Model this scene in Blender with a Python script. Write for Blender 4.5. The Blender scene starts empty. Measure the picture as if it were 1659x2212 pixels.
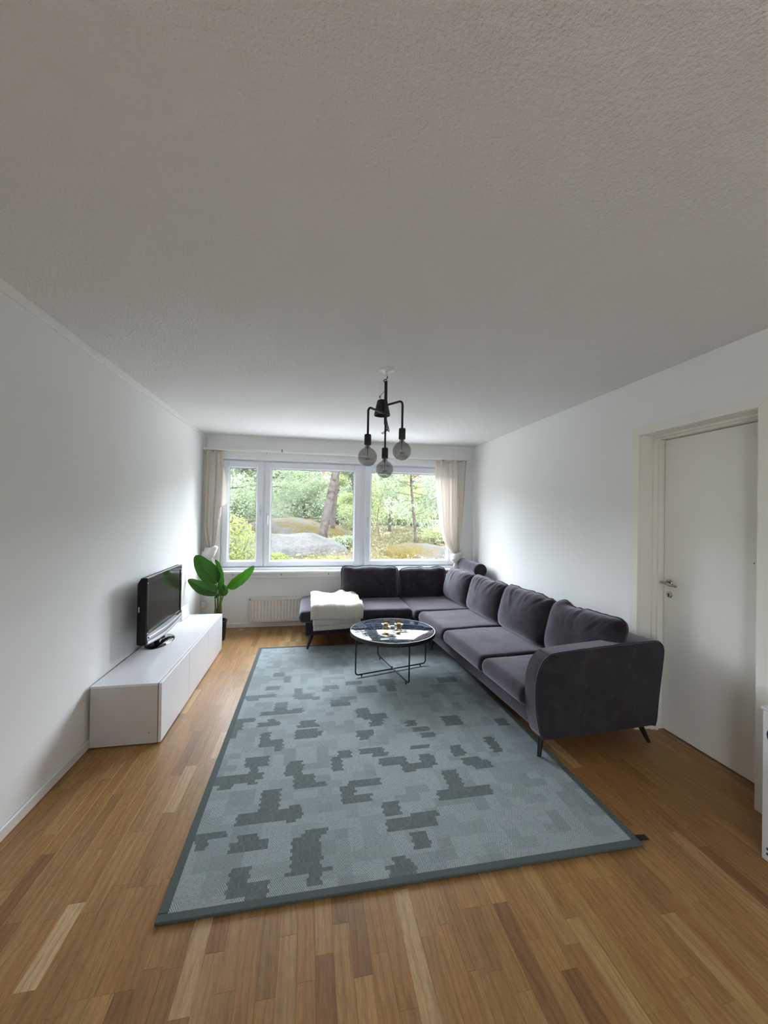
import bpy, math, random
import numpy as np
from mathutils import Vector, Matrix, noise as mnoise

random.seed(7)
rng = np.random.default_rng(7)
sc = bpy.context.scene
COL = sc.collection

# ------------------------------------------------------------------ camera
F_PX, YAW, PITCH, ROLL, CAM_H = 845.26, 0.18600, 0.006345, 0.0157, 1.502
cy_, sy_ = math.cos(YAW), math.sin(YAW)
fwd = Vector((sy_ * math.cos(PITCH), cy_ * math.cos(PITCH), math.sin(PITCH)))
r0 = Vector((cy_, -sy_, 0)); u0 = r0.cross(fwd)
rgt = math.cos(ROLL) * r0 + math.sin(ROLL) * u0
upv = -math.sin(ROLL) * r0 + math.cos(ROLL) * u0
cam_d = bpy.data.cameras.new('camera'); cam = bpy.data.objects.new('camera', cam_d); COL.objects.link(cam)
cam_d.sensor_fit = 'HORIZONTAL'; cam_d.sensor_width = 36.0; cam_d.lens = F_PX * 36.0 / 1659.0
cam_d.clip_start = 0.05; cam_d.clip_end = 500
cam.matrix_world = Matrix(((rgt.x, upv.x, -fwd.x, 0), (rgt.y, upv.y, -fwd.y, 0), (rgt.z, upv.z, -fwd.z, CAM_H), (0, 0, 0, 1)))
sc.camera = cam
CAMP = Vector((0, 0, CAM_H))
def pix(P):
    d = Vector(P) - CAMP; z = max(d.dot(fwd), 1e-3)
    return 829.5 + F_PX * d.dot(rgt) / z, 1106 - F_PX * d.dot(upv) / z, z

# ------------------------------------------------------------------ sky, exposure
SKY = 14.0
world = bpy.data.worlds.new('sky'); sc.world = world; world.use_nodes = True
bg = world.node_tree.nodes['Background']
bg.inputs[0].default_value = (0.87, 0.915, 1.03, 1); bg.inputs[1].default_value = SKY
sc.view_settings.view_transform = 'Standard'; sc.view_settings.look = 'None'
sc.view_settings.gamma = 1.0; sc.view_settings.use_curve_mapping = False
sc.view_settings.exposure = 1.14
sc.cycles.adaptive_threshold = 0.02
sc.cycles.max_bounces = 10; sc.cycles.diffuse_bounces = 6; sc.cycles.glossy_bounces = 4
sc.cycles.transmission_bounces = 8; sc.cycles.transparent_max_bounces = 24
sc.cycles.caustics_reflective = False; sc.cycles.caustics_refractive = False
sc.cycles.sample_clamp_indirect = 12
# a sampling portal in the window opening: it emits nothing, it only guides the sky light
pl = bpy.data.lights.new('window_portal', 'AREA'); pl.shape = 'RECTANGLE'; pl.size = 3.2; pl.size_y = 1.45
po = bpy.data.objects.new('window_portal', pl); COL.objects.link(po)
po.location = (0.47, 5.56, 1.49); po.rotation_euler = (-math.pi / 2, 0, 0)
pl.cycles.is_portal = True
pl2 = bpy.data.lights.new('fill_window_portal', 'AREA'); pl2.shape = 'RECTANGLE'; pl2.size = 1.20; pl2.size_y = 1.30  # sampling portal for the added fill window, emits nothing
po2 = bpy.data.objects.new('fill_window_portal', pl2); COL.objects.link(po2)
po2.location = (-1.5, -2.52, 1.45); po2.rotation_euler = (math.pi / 2, 0, -math.pi / 2)
pl2.cycles.is_portal = True

# room: X right, Y towards the window, Z up; metres
XL, XR, YW, YB, H = -1.356, 2.316, 5.361, -3.2, 2.5
BW = (-3.12, -1.92, 0.80, 2.10)   # window added for fill light, left wall behind the camera: y0, y1, z0, z1

# ------------------------------------------------------------------ helpers
MATS = {}
def new_mat(name):
    m = bpy.data.materials.new(name); m.use_nodes = True
    nt = m.node_tree
    return m, nt, nt.nodes, nt.links, nt.nodes['Principled BSDF']
def nd(nt, t, **kw):
    n = nt.nodes.new(t)
    for k, v in kw.items():
        if k == 'inp':
            for kk, vv in v.items(): n.inputs[kk].default_value = vv
        else: setattr(n, k, v)
    return n
def ramp(nt, pts, interp='LINEAR'):
    r = nt.nodes.new('ShaderNodeValToRGB'); r.color_ramp.interpolation = interp
    e = r.color_ramp.elements
    while len(e) < len(pts): e.new(0.5)
    for i, (p, c) in enumerate(pts):
        e[i].position = p; e[i].color = (c[0], c[1], c[2], 1) if len(c) == 3 else c
    return r
def simple(name, col, rough=0.5, metal=0.0, spec=0.5, bump=0.0, bscale=200.0, var=0.0, vscale=6.0, sheen=0.0, coat=0.0):
    m, nt, N, L, p = new_mat(name)
    p.inputs['Base Color'].default_value = (*col, 1); p.inputs['Roughness'].default_value = rough
    p.inputs['Metallic'].default_value = metal; p.inputs['Specular IOR Level'].default_value = spec
    if sheen: p.inputs['Sheen Weight'].default_value = sheen; p.inputs['Sheen Roughness'].default_value = 0.4
    if coat: p.inputs['Coat Weight'].default_value = coat; p.inputs['Coat Roughness'].default_value = 0.05
    tc = nd(nt, 'ShaderNodeTexCoord')
    if var:
        n = nd(nt, 'ShaderNodeTexNoise', inp={'Scale': vscale, 'Detail': 4.0}); L.new(tc.outputs['Object'], n.inputs['Vector'])
        r = ramp(nt, [(0.3, [c * (1 - var) for c in col]), (0.7, [min(1, c * (1 + var)) for c in col])])
        L.new(n.outputs['Fac'], r.inputs['Fac']); L.new(r.outputs['Color'], p.inputs['Base Color'])
    if bump:
        n = nd(nt, 'ShaderNodeTexNoise', inp={'Scale': bscale, 'Detail': 3.0}); L.new(tc.outputs['Object'], n.inputs['Vector'])
        b = nd(nt, 'ShaderNodeBump', inp={'Strength': bump, 'Distance': 0.002}); L.new(n.outputs['Fac'], b.inputs['Height'])
        L.new(b.outputs['Normal'], p.inputs['Normal'])
    MATS[name] = m
    return m

OFF = {}
def off(o): return OFF.get(o.name, Vector((0, 0, 0))) if o else Vector((0, 0, 0))
def empty(name, loc, label, cat, group=None, kind=None):
    o = bpy.data.objects.new(name, None); COL.objects.link(o); o.location = loc
    o.empty_display_size = 0.05
    OFF[o.name] = Vector(loc)
    if label: o['label'] = label
    if cat: o['category'] = cat
    if group: o['group'] = group
    if kind: o['kind'] = kind
    return o
def tag(o, label, cat=None, group=None, kind=None):
    if label: o['label'] = label
    if cat: o['category'] = cat
    if group: o['group'] = group
    if kind: o['kind'] = kind
    return o

class MB:
    """collects vertices and faces in world coordinates"""
    def __init__(s): s.v = []; s.f = []
    def add(s, v, f):
        n = len(s.v); s.v += [tuple(p) for p in v]; s.f += [tuple(i + n for i in q) for q in f]; return s
    def box(s, x0, x1, y0, y1, z0, z1, bv=0.0):
        if bv <= 0:
            v = [(x, y, z) for z in (z0, z1) for y in (y0, y1) for x in (x0, x1)]
            return s.add(v, [(0, 2, 3, 1), (4, 5, 7, 6), (0, 1, 5, 4), (2, 6, 7, 3), (0, 4, 6, 2), (1, 3, 7, 5)])
        # chamfered box
        v = []; idx = {}
        lo = (x0, y0, z0); hi = (x1, y1, z1)
        for cx in (0, 1):
            for cyy in (0, 1):
                for cz in (0, 1):
                    for ax in range(3):
                        p = []
                        for k, c in enumerate((cx, cyy, cz)):
                            b = 0 if k == ax else bv
                            p.append(lo[k] + b if c == 0 else hi[k] - b)
                        idx[(cx, cyy, cz, ax)] = len(v); v.append(tuple(p))
        f = []
        for ax in range(3):
            o1, o2 = [k for k in range(3) if k != ax]
            for sd in (0, 1):
                q = []
                for a, b in ((0, 0), (1, 0), (1, 1), (0, 1)):
                    c = [0, 0, 0]; c[ax] = sd; c[o1] = a; c[o2] = b; q.append(idx[(*c, ax)])
                f.append(q)
        for ax in range(3):   # edge quads along ax
            o1, o2 = [k for k in range(3) if k != ax]
            for a in (0, 1):
                for b in (0, 1):
                    c0 = [0, 0, 0]; c0[o1] = a; c0[o2] = b; c1 = list(c0); c1[ax] = 1
                    f.append([idx[(*c0, o1)], idx[(*c1, o1)], idx[(*c1, o2)], idx[(*c0, o2)]])
        for c in [(i, j, k) for i in (0, 1) for j in (0, 1) for k in (0, 1)]:
            f.append([idx[(*c, 0)], idx[(*c, 1)], idx[(*c, 2)]])
        return s.add(v, f)
    def rbox(s, c, hs, r, n=6, M=None, fn=None):
        """rounded box, centre c, half sizes hs, radius r; fn displaces local points"""
        hs = Vector(hs); inner = Vector([max(h - r, 1e-4) for h in hs])
        vs = {}; V = []; Fc = []
        def vid(p):
            k = tuple(round(q, 5) for q in p)
            if k not in vs: vs[k] = len(V); V.append(Vector(p))
            return vs[k]
        # parameter positions per axis: more points near rounded rims
        ax = []
        for k in range(3):
            m = max(3, n)
            t = [-1 + 2 * i / m for i in range(m + 1)]
            rim = [hs[k] - r * (1 - math.sin(a)) for a in (0.25, 0.55, 0.85, 1.2)]
            pts = sorted(set([round(-hs[k], 6), round(hs[k], 6)] + [round(inner[k] * q, 6) for q in t] + [round(q, 6) for q in rim] + [round(-q, 6) for q in rim]))
            ax.append(pts)
        for a in range(3):
            b, d = [k for k in range(3) if k != a]
            for sd in (-1, 1):
                for i in range(len(ax[b]) - 1):
                    for j in range(len(ax[d]) - 1):
                        q = []
                        for ii, jj in ((i, j), (i + 1, j), (i + 1, j + 1), (i, j + 1)):
                            p = [0, 0, 0]; p[a] = sd * hs[a]; p[b] = ax[b][ii]; p[d] = ax[d][jj]; q.append(vid(p))
                        if (sd > 0) != (a == 1): Fc.append(tuple(q))
                        else: Fc.append(tuple(reversed(q)))
        out = []
        for p in V:
            core = Vector([max(-inner[k], min(inner[k], p[k])) for k in range(3)])
            d = p - core
            if d.length > 1e-9: d = d.normalized() * r
            q = core + d
            if fn: q = fn(q)
            if M: q = M @ q
            out.append(q + Vector(c))
        return s.add(out, Fc)
    def tube(s, pts, r, n=8, cap=True, closed=False):
        P = [Vector(p) for p in pts]; m = len(P)
        rad = [float(q) for q in r] if isinstance(r, (list, tuple)) else [float(r)] * m
        rings = []; ref = None
        for i in range(m):
            a = P[i - 1] if (i > 0 or closed) else P[i]; b = P[(i + 1) % m] if (i < m - 1 or closed) else P[i]
            t = (b - a).normalized()
            if ref is None:
                ref = t.orthogonal().normalized()
            else:
                ref = (ref - t * ref.dot(t))
                ref = ref.normalized() if ref.length > 1e-6 else t.orthogonal().normalized()
            bi = t.cross(ref)
            rings.append([P[i] + rad[i] * (math.cos(2 * math.pi * k / n) * ref + math.sin(2 * math.pi * k / n) * bi) for k in range(n)])
        v = [p for rg in rings for p in rg]; f = []
        mm = m if closed else m - 1
        for i in range(mm):
            j = (i + 1) % m
            for k in range(n):
                f.append((i * n + k, i * n + (k + 1) % n, j * n + (k + 1) % n, j * n + k))
        if cap and not closed:
            f.append(tuple(range(n - 1, -1, -1))); f.append(tuple((m - 1) * n + k for k in range(n)))
        return s.add(v, f)
    def lathe(s, prof, c, n=24, axis=(0, 0, 1)):
        c = Vector(c); A = Vector(axis).normalized(); u = A.orthogonal().normalized(); w = A.cross(u)
        v = []; f = []; m = len(prof)
        for r, z in prof:
            for k in range(n):
                a = 2 * math.pi * k / n
                v.append(c + A * z + max(r, 1e-5) * (math.cos(a) * u + math.sin(a) * w))
        for i in range(m - 1):
            for k in range(n):
                f.append((i * n + k, i * n + (k + 1) % n, (i + 1) * n + (k + 1) % n, (i + 1) * n + k))
        if prof[0][0] > 1e-4: f.append(tuple(range(n - 1, -1, -1)))
        if prof[-1][0] > 1e-4: f.append(tuple((m - 1) * n + k for k in range(n)))
        return s.add(v, f)
    def prism(s, poly, axis, a0, a1, tf=None):
        """extrude a closed 2D polygon along an axis ('X','Y','Z')"""
        n = len(poly)
        def mk(p, a):
            q = {'X': (a, p[0], p[1]), 'Y': (p[0], a, p[1]), 'Z': (p[0], p[1], a)}[axis]
            return tf(q) if tf else q
        v = [mk(p, a0) for p in poly] + [mk(p, a1) for p in poly]
        f = [tuple(range(n - 1, -1, -1)), tuple(range(n, 2 * n))]
        for i in range(n):
            j = (i + 1) % n; f.append((i, j, n + j, n + i))
        return s.add(v, f)
    def grid(s, fn, nu, nv, close_u=False):
        v = [fn(i / (nu if close_u else nu - 1), j / (nv - 1)) for j in range(nv) for i in range(nu)]; f = []
        for j in range(nv - 1):
            for i in range(nu if close_u else nu - 1):
                k = (i + 1) % nu
                f.append((j * nu + i, j * nu + k, (j + 1) * nu + k, (j + 1) * nu + i))
        return s.add(v, f)

def build(name, mb, mat, parent=None, smooth=False, flat_normals_fix=True):
    o3 = off(parent)
    me = bpy.data.meshes.new(name)
    me.from_pydata([(p[0] - o3.x, p[1] - o3.y, p[2] - o3.z) for p in mb.v], [], mb.f)
    me.validate(); 
    if flat_normals_fix:
        import bmesh
        bm = bmesh.new(); bm.from_mesh(me); bmesh.ops.recalc_face_normals(bm, faces=bm.faces); bm.to_mesh(me); bm.free()
    me.materials.append(MATS[mat] if isinstance(mat, str) else mat)
    if smooth:
        me.polygons.foreach_set('use_smooth', [True] * len(me.polygons))
        if smooth != 'all': me.set_sharp_from_angle(angle=math.radians(38))
    me.update()
    o = bpy.data.objects.new(name, me); COL.objects.link(o)
    if parent: o.parent = parent
    OFF[o.name] = o3
    return o
def soup(name, V, Fa, mat, parent=None, smooth=False):
    """fast mesh from numpy arrays, Fa is (m,3) or (m,4)"""
    o3 = np.array(off(parent)); V = np.asarray(V, float) - o3; Fa = np.asarray(Fa, np.int32)
    me = bpy.data.meshes.new(name); k = Fa.shape[1]
    me.vertices.add(len(V)); me.vertices.foreach_set('co', V.ravel())
    me.loops.add(Fa.size); me.loops.foreach_set('vertex_index', Fa.ravel())
    me.polygons.add(len(Fa)); me.polygons.foreach_set('loop_start', np.arange(0, Fa.size, k, dtype=np.int32))
    me.update(calc_edges=True); me.validate()
    if smooth: me.polygons.foreach_set('use_smooth', [True] * len(me.polygons))
    me.materials.append(MATS[mat] if isinstance(mat, str) else mat)
    o = bpy.data.objects.new(name, me); COL.objects.link(o)
    if parent: o.parent = parent
    OFF[o.name] = Vector(o3)
    return o
def interp(xs, ys, t):
    return float(np.interp(t, xs, ys))
def arc_pts(c, r, a0, a1, n, plane=(Vector((1, 0, 0)), Vector((0, 0, 1)))):
    return [Vector(c) + r * (math.cos(a0 + (a1 - a0) * i / n) * plane[0] + math.sin(a0 + (a1 - a0) * i / n) * plane[1]) for i in range(n + 1)]
def sn(x, y=0.0, z=0.0): return mnoise.noise(Vector((x, y, z)))
# ------------------------------------------------------------------ materials
def wall_mat(name, col, bump, bscale, dist=0.003):
    m, nt, N, L, p = new_mat(name)
    geo = nd(nt, 'ShaderNodeNewGeometry')
    n = nd(nt, 'ShaderNodeTexNoise', inp={'Scale': bscale, 'Detail': 4.0, 'Roughness': 0.6}); L.new(geo.outputs['Position'], n.inputs['Vector'])
    n2 = nd(nt, 'ShaderNodeTexNoise', inp={'Scale': 1.3, 'Detail': 3.0}); L.new(geo.outputs['Position'], n2.inputs['Vector'])
    r = ramp(nt, [(0.3, [c * 0.965 for c in col]), (0.7, col)]); L.new(n2.outputs['Fac'], r.inputs['Fac'])
    L.new(r.outputs['Color'], p.inputs['Base Color'])
    p.inputs['Roughness'].default_value = 0.75; p.inputs['Specular IOR Level'].default_value = 0.3
    b = nd(nt, 'ShaderNodeBump', inp={'Strength': bump, 'Distance': dist}); L.new(n.outputs['Fac'], b.inputs['Height'])
    L.new(b.outputs['Normal'], p.inputs['Normal'])
    MATS[name] = m
wall_mat('wall_paint', (0.86, 0.86, 0.845), 0.12, 160)
wall_mat('ceiling_paint', (0.88, 0.87, 0.85), 0.9, 75, 0.013)
simple('trim_paint', (0.80, 0.795, 0.77), 0.4)
simple('door_paint', (0.83, 0.81, 0.745), 0.42, var=0.02, vscale=3)
simple('pvc', (0.80, 0.82, 0.86), 0.3)
simple('sill_white', (0.82, 0.83, 0.84), 0.25)
simple('nickel', (0.46, 0.40, 0.33), 0.25, metal=1.0)
simple('black_metal', (0.012, 0.012, 0.013), 0.42)
simple('grey_plastic', (0.18, 0.18, 0.19), 0.5)
simple('white_plastic', (0.80, 0.80, 0.80), 0.35)
simple('handle_shaded_white', (0.60, 0.60, 0.61), 0.25)  # white handles, greyed to stand in for their shading
simple('radiator_white', (0.74, 0.725, 0.69), 0.4)
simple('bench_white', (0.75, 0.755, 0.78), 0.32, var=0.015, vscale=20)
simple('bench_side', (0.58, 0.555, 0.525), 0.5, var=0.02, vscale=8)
simple('dark_gap', (0.02, 0.02, 0.02), 0.8)
simple('gloss_black', (0.006, 0.006, 0.007), 0.06, coat=0.4)
simple('black_plastic', (0.006, 0.006, 0.006), 0.45, spec=0.2)
simple('silver', (0.50, 0.51, 0.55), 0.22, metal=0.8)
simple('dull_steel', (0.16, 0.16, 0.165), 0.35, metal=0.6)
simple('screen', (0.010, 0.0095, 0.009), 0.12)
simple('leg_black', (0.010, 0.009, 0.009), 0.35)
simple('pot_black', (0.014, 0.014, 0.015), 0.5)
simple('oak_strip', (0.33, 0.19, 0.085), 0.45, var=0.15, vscale=30)
simple('mark_blue', (0.012, 0.016, 0.06), 0.5)
simple('mark_grey', (0.55, 0.55, 0.56), 0.5)
simple('cardboard_white', (0.66, 0.65, 0.655), 0.55, var=0.03)
simple('soil', (0.03, 0.02, 0.014), 0.95, bump=0.6, bscale=60)
simple('bark_brown', (0.16, 0.075, 0.03), 0.8, var=0.4, vscale=25)
simple('plant_stem', (0.10, 0.15, 0.025), 0.45, var=0.25, vscale=20)
simple('subfloor', (0.035, 0.022, 0.012), 0.9)
simple('rug_binding', (0.078, 0.103, 0.100), 0.85, bump=0.5, bscale=500)
simple('tag_black', (0.008, 0.009, 0.010), 0.7)

def wood():
    m, nt, N, L, p = new_mat('oak_parquet')
    geo = nd(nt, 'ShaderNodeNewGeometry')
    at = nd(nt, 'ShaderNodeAttribute', attribute_name='tone')   # r tone, g hue, b seed
    sep = nd(nt, 'ShaderNodeSeparateColor'); L.new(at.outputs['Color'], sep.inputs[0])
    sp = nd(nt, 'ShaderNodeSeparateXYZ'); L.new(geo.outputs['Position'], sp.inputs[0])
    def math_(op, a, b=None):
        n = nd(nt, 'ShaderNodeMath', operation=op)
        for i, q in enumerate((a, b)):
            if q is None: continue
            if isinstance(q, (int, float)): n.inputs[i].default_value = q
            else: L.new(q, n.inputs[i])
        return n.outputs[0]
    seed = sep.outputs[2]
    vx = math_('ADD', sp.outputs[0], math_('MULTIPLY', seed, 31.0))
    vy = math_('ADD', math_('MULTIPLY', sp.outputs[1], 0.11), math_('MULTIPLY', seed, 17.0))
    cb = nd(nt, 'ShaderNodeCombineXYZ'); L.new(vx, cb.inputs[0]); L.new(vy, cb.inputs[1]); L.new(math_('MULTIPLY', seed, 9.0), cb.inputs[2])
    # fine pores / fibres
    fine = nd(nt, 'ShaderNodeTexNoise', inp={'Scale': 190.0, 'Detail': 5.0, 'Roughness': 0.65}); L.new(cb.outputs[0], fine.inputs['Vector'])
    # growth ring figure
    wv = nd(nt, 'ShaderNodeTexWave', wave_type='BANDS', bands_direction='X', inp={'Scale': 11.0, 'Distortion': 16.0, 'Detail': 3.0, 'Detail Scale': 0.8, 'Detail Roughness': 0.6})
    L.new(cb.outputs[0], wv.inputs['Vector'])
    big = nd(nt, 'ShaderNodeTexNoise', inp={'Scale': 14.0, 'Detail': 3.0}); L.new(cb.outputs[0], big.inputs['Vector'])
    base = ramp(nt, [(0.0, (0.215, 0.102, 0.034)), (0.30, (0.325, 0.169, 0.057)), (0.70, (0.380, 0.207, 0.074)), (0.90, (0.43, 0.254, 0.104)), (1.0, (0.56, 0.39, 0.21))])
    L.new(sep.outputs[0], base.inputs['Fac'])
    hue = nd(nt, 'ShaderNodeMix', data_type='RGBA', blend_type='MULTIPLY'); hue.inputs[0].default_value = 1.0
    hr = ramp(nt, [(0.0, (1.0, 0.93, 0.86)), (0.5, (1, 1, 1)), (1.0, (0.97, 1.02, 1.02))]); L.new(sep.outputs[1], hr.inputs['Fac'])
    L.new(base.outputs['Color'], hue.inputs[6]); L.new(hr.outputs['Color'], hue.inputs[7])
    def mul(col_in, fac, lo, hi, p0, p1):
        r = ramp(nt, [(p0, (lo, lo, lo)), (p1, (hi, hi, hi))]); L.new(fac, r.inputs['Fac'])
        mx = nd(nt, 'ShaderNodeMix', data_type='RGBA', blend_type='MULTIPLY'); mx.inputs[0].default_value = 1.0
        L.new(col_in, mx.inputs[6]); L.new(r.outputs['Color'], mx.inputs[7]); return mx.outputs[2]
    c = mul(hue.outputs[2], fine.outputs['Fac'], 0.76, 1.10, 0.30, 0.62)
    c = mul(c, wv.outputs['Fac'], 0.84, 1.04, 0.0, 0.4)
    c = mul(c, big.outputs['Fac'], 0.86, 1.10, 0.30, 0.70)
    L.new(c, p.inputs['Base Color'])
    p.inputs['Roughness'].default_value = 0.40; p.inputs['Specular IOR Level'].default_value = 0.42
    b = nd(nt, 'ShaderNodeBump', inp={'Strength': 0.10, 'Distance': 0.001}); L.new(fine.outputs['Fac'], b.inputs['Height']); L.new(b.outputs['Normal'], p.inputs['Normal'])
    MATS['oak_parquet'] = m
wood()

def fabric():
    m, nt, N, L, p = new_mat('sofa_fabric')
    tc = nd(nt, 'ShaderNodeNewGeometry')
    n = nd(nt, 'ShaderNodeTexNoise', inp={'Scale': 5.5, 'Detail': 5.0, 'Roughness': 0.6, 'Distortion': 1.4}); L.new(tc.outputs['Position'], n.inputs['Vector'])
    r = ramp(nt, [(0.30, (0.019, 0.0165, 0.0195)), (0.50, (0.026, 0.0225, 0.0270)), (0.72, (0.044, 0.039, 0.046))]); L.new(n.outputs['Fac'], r.inputs['Fac'])
    L.new(r.outputs['Color'], p.inputs['Base Color'])
    p.inputs['Roughness'].default_value = 0.9; p.inputs['Specular IOR Level'].default_value = 0.15
    p.inputs['Sheen Weight'].default_value = 0.55; p.inputs['Sheen Roughness'].default_value = 0.45
    p.inputs['Sheen Tint'].default_value = (0.82, 0.78, 0.9, 1)
    f = nd(nt, 'ShaderNodeTexNoise', inp={'Scale': 700.0, 'Detail': 2.0}); L.new(tc.outputs['Position'], f.inputs['Vector'])
    b = nd(nt, 'ShaderNodeBump', inp={'Strength': 0.25, 'Distance': 0.0006}); L.new(f.outputs['Fac'], b.inputs['Height']); L.new(b.outputs['Normal'], p.inputs['Normal'])
    MATS['sofa_fabric'] = m
fabric()

def rugmat():
    m, nt, N, L, p = new_mat('rug_weave')
    geo = nd(nt, 'ShaderNodeNewGeometry')
    at = nd(nt, 'ShaderNodeAttribute', attribute_name='tone')
    sep = nd(nt, 'ShaderNodeSeparateColor'); L.new(at.outputs['Color'], sep.inputs[0])
    base = ramp(nt, [(0.0, (0.215, 0.262, 0.272)), (0.5, (0.185, 0.228, 0.234)), (1.0, (0.118, 0.148, 0.144))]); L.new(sep.outputs[0], base.inputs['Fac'])
    # diagonal light yarns, two directions
    def dia(rot, sc_, seed):
        mp = nd(nt, 'ShaderNodeMapping'); mp.inputs['Rotation'].default_value = (0, 0, rot); L.new(geo.outputs['Position'], mp.inputs['Vector'])
        w = nd(nt, 'ShaderNodeTexWave', wave_type='BANDS', bands_direction='X', inp={'Scale': sc_, 'Distortion': 1.2, 'Detail': 2.0, 'Detail Scale': 6.0}); L.new(mp.outputs[0], w.inputs['Vector']); return w
    w1 = dia(math.radians(30), 46.0, 0); w2 = dia(math.radians(-32), 46.0, 1); w3 = dia(math.radians(90), 58.0, 2)
    pick = nd(nt, 'ShaderNodeMix', data_type='FLOAT'); L.new(sep.outputs[1], pick.inputs[0]); L.new(w1.outputs['Fac'], pick.inputs[2]); L.new(w2.outputs['Fac'], pick.inputs[3])
    fine = nd(nt, 'ShaderNodeTexNoise', inp={'Scale': 170.0, 'Detail': 3.0}); L.new(geo.outputs['Position'], fine.inputs['Vector'])
    m1 = nd(nt, 'ShaderNodeMath', operation='MULTIPLY'); L.new(pick.outputs[0], m1.inputs[0]); L.new(fine.outputs['Fac'], m1.inputs[1])
    hr = ramp(nt, [(0.16, (0, 0, 0)), (0.40, (1, 1, 1))]); L.new(m1.outputs[0], hr.inputs['Fac'])
    inv = nd(nt, 'ShaderNodeMath', operation='SUBTRACT'); inv.inputs[0].default_value = 1.0; L.new(sep.outputs[0], inv.inputs[1])
    m2 = nd(nt, 'ShaderNodeMath', operation='MULTIPLY'); L.new(hr.outputs['Color'], m2.inputs[0]); L.new(inv.outputs[0], m2.inputs[1])
    m3 = nd(nt, 'ShaderNodeMath', operation='MULTIPLY'); L.new(m2.outputs[0], m3.inputs[0]); m3.inputs[1].default_value = 0.80
    mix = nd(nt, 'ShaderNodeMix', data_type='RGBA'); L.new(m3.outputs[0], mix.inputs[0]); L.new(base.outputs['Color'], mix.inputs[6]); mix.inputs[7].default_value = (0.56, 0.64, 0.66, 1)
    # weft lines
    rr = ramp(nt, [(0.0, (0.80, 0.80, 0.80)), (0.6, (1.05, 1.05, 1.05))]); L.new(w3.outputs['Fac'], rr.inputs['Fac'])
    mx = nd(nt, 'ShaderNodeMix', data_type='RGBA', blend_type='MULTIPLY'); mx.inputs[0].default_value = 1.0
    L.new(mix.outputs[2], mx.inputs[6]); L.new(rr.outputs['Color'], mx.inputs[7]); L.new(mx.outputs[2], p.inputs['Base Color'])
    p.inputs['Roughness'].default_value = 0.78; p.inputs['Specular IOR Level'].default_value = 0.25
    ad = nd(nt, 'ShaderNodeMath', operation='ADD'); L.new(pick.outputs[0], ad.inputs[0]); L.new(w3.outputs['Fac'], ad.inputs[1])
    b = nd(nt, 'ShaderNodeBump', inp={'Strength': 0.45, 'Distance': 0.002}); L.new(ad.outputs[0], b.inputs['Height']); L.new(b.outputs['Normal'], p.inputs['Normal'])
    MATS['rug_weave'] = m
rugmat()

def glass_thin(name, tint, refl=1.0, ior=1.45, rough=0.0):
    """thin glass: clear or tinted see-through with a Fresnel reflection on top"""
    m, nt, N, L, p = new_mat(name); N.remove(p); out = N['Material Output']
    tr = nd(nt, 'ShaderNodeBsdfTransparent'); tr.inputs[0].default_value = (*tint, 1)
    gl = nd(nt, 'ShaderNodeBsdfGlossy'); gl.inputs['Roughness'].default_value = rough
    gl.inputs['Color'].default_value = (refl, refl, refl, 1)
    lw = nd(nt, 'ShaderNodeLayerWeight', inp={'Blend': 0.5})
    pw = nd(nt, 'ShaderNodeMath', operation='POWER'); L.new(lw.outputs['Facing'], pw.inputs[0]); pw.inputs[1].default_value = 5.0
    fr = nd(nt, 'ShaderNodeMath', operation='MULTIPLY_ADD'); L.new(pw.outputs[0], fr.inputs[0])
    f0 = ((ior - 1) / (ior + 1)) ** 2; fr.inputs[1].default_value = 1 - f0; fr.inputs[2].default_value = f0
    mx = nd(nt, 'ShaderNodeMixShader'); L.new(fr.outputs[0], mx.inputs[0]); L.new(tr.outputs[0], mx.inputs[1]); L.new(gl.outputs[0], mx.inputs[2])
    L.new(mx.outputs[0], out.inputs[0]); MATS[name] = m
glass_thin('window_glass', (0.93, 0.95, 0.94))
glass_thin('smoke_glass', (0.57, 0.565, 0.55), 1.0, 1.7)
glass_thin('clear_glass', (0.93, 0.935, 0.94), 1.0, 1.7)
glass_thin('amber_glass', (0.93, 0.84, 0.70), 1.0, 1.7)

def cloth(name, col, tr_col, fac):
    m, nt, N, L, p = new_mat(name); out = N['Material Output']
    p.inputs['Base Color'].default_value = (*col, 1); p.inputs['Roughness'].default_value = 0.9; p.inputs['Specular IOR Level'].default_value = 0.1
    t = nd(nt, 'ShaderNodeBsdfTranslucent'); t.inputs[0].default_value = (*tr_col, 1)
    mx = nd(nt, 'ShaderNodeMixShader'); mx.inputs[0].default_value = fac
    L.new(p.outputs[0], mx.inputs[1]); L.new(t.outputs[0], mx.inputs[2]); L.new(mx.outputs[0], out.inputs[0])
    tc = nd(nt, 'ShaderNodeTexCoord'); n = nd(nt, 'ShaderNodeTexNoise', inp={'Scale': 400.0}); L.new(tc.outputs['Object'], n.inputs['Vector'])
    b = nd(nt, 'ShaderNodeBump', inp={'Strength': 0.15, 'Distance': 0.001}); L.new(n.outputs['Fac'], b.inputs['Height']); L.new(b.outputs['Normal'], p.inputs['Normal'])
    MATS[name] = m
cloth('curtain_cloth', (0.86, 0.83, 0.79), (0.86, 0.815, 0.765), 0.5)
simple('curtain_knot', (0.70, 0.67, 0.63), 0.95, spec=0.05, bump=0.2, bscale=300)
simple('blanket_cream', (0.5952, 0.5626, 0.5022), 0.95, spec=0.05, sheen=0.2, bump=0.3, bscale=300, var=0.05)

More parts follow.
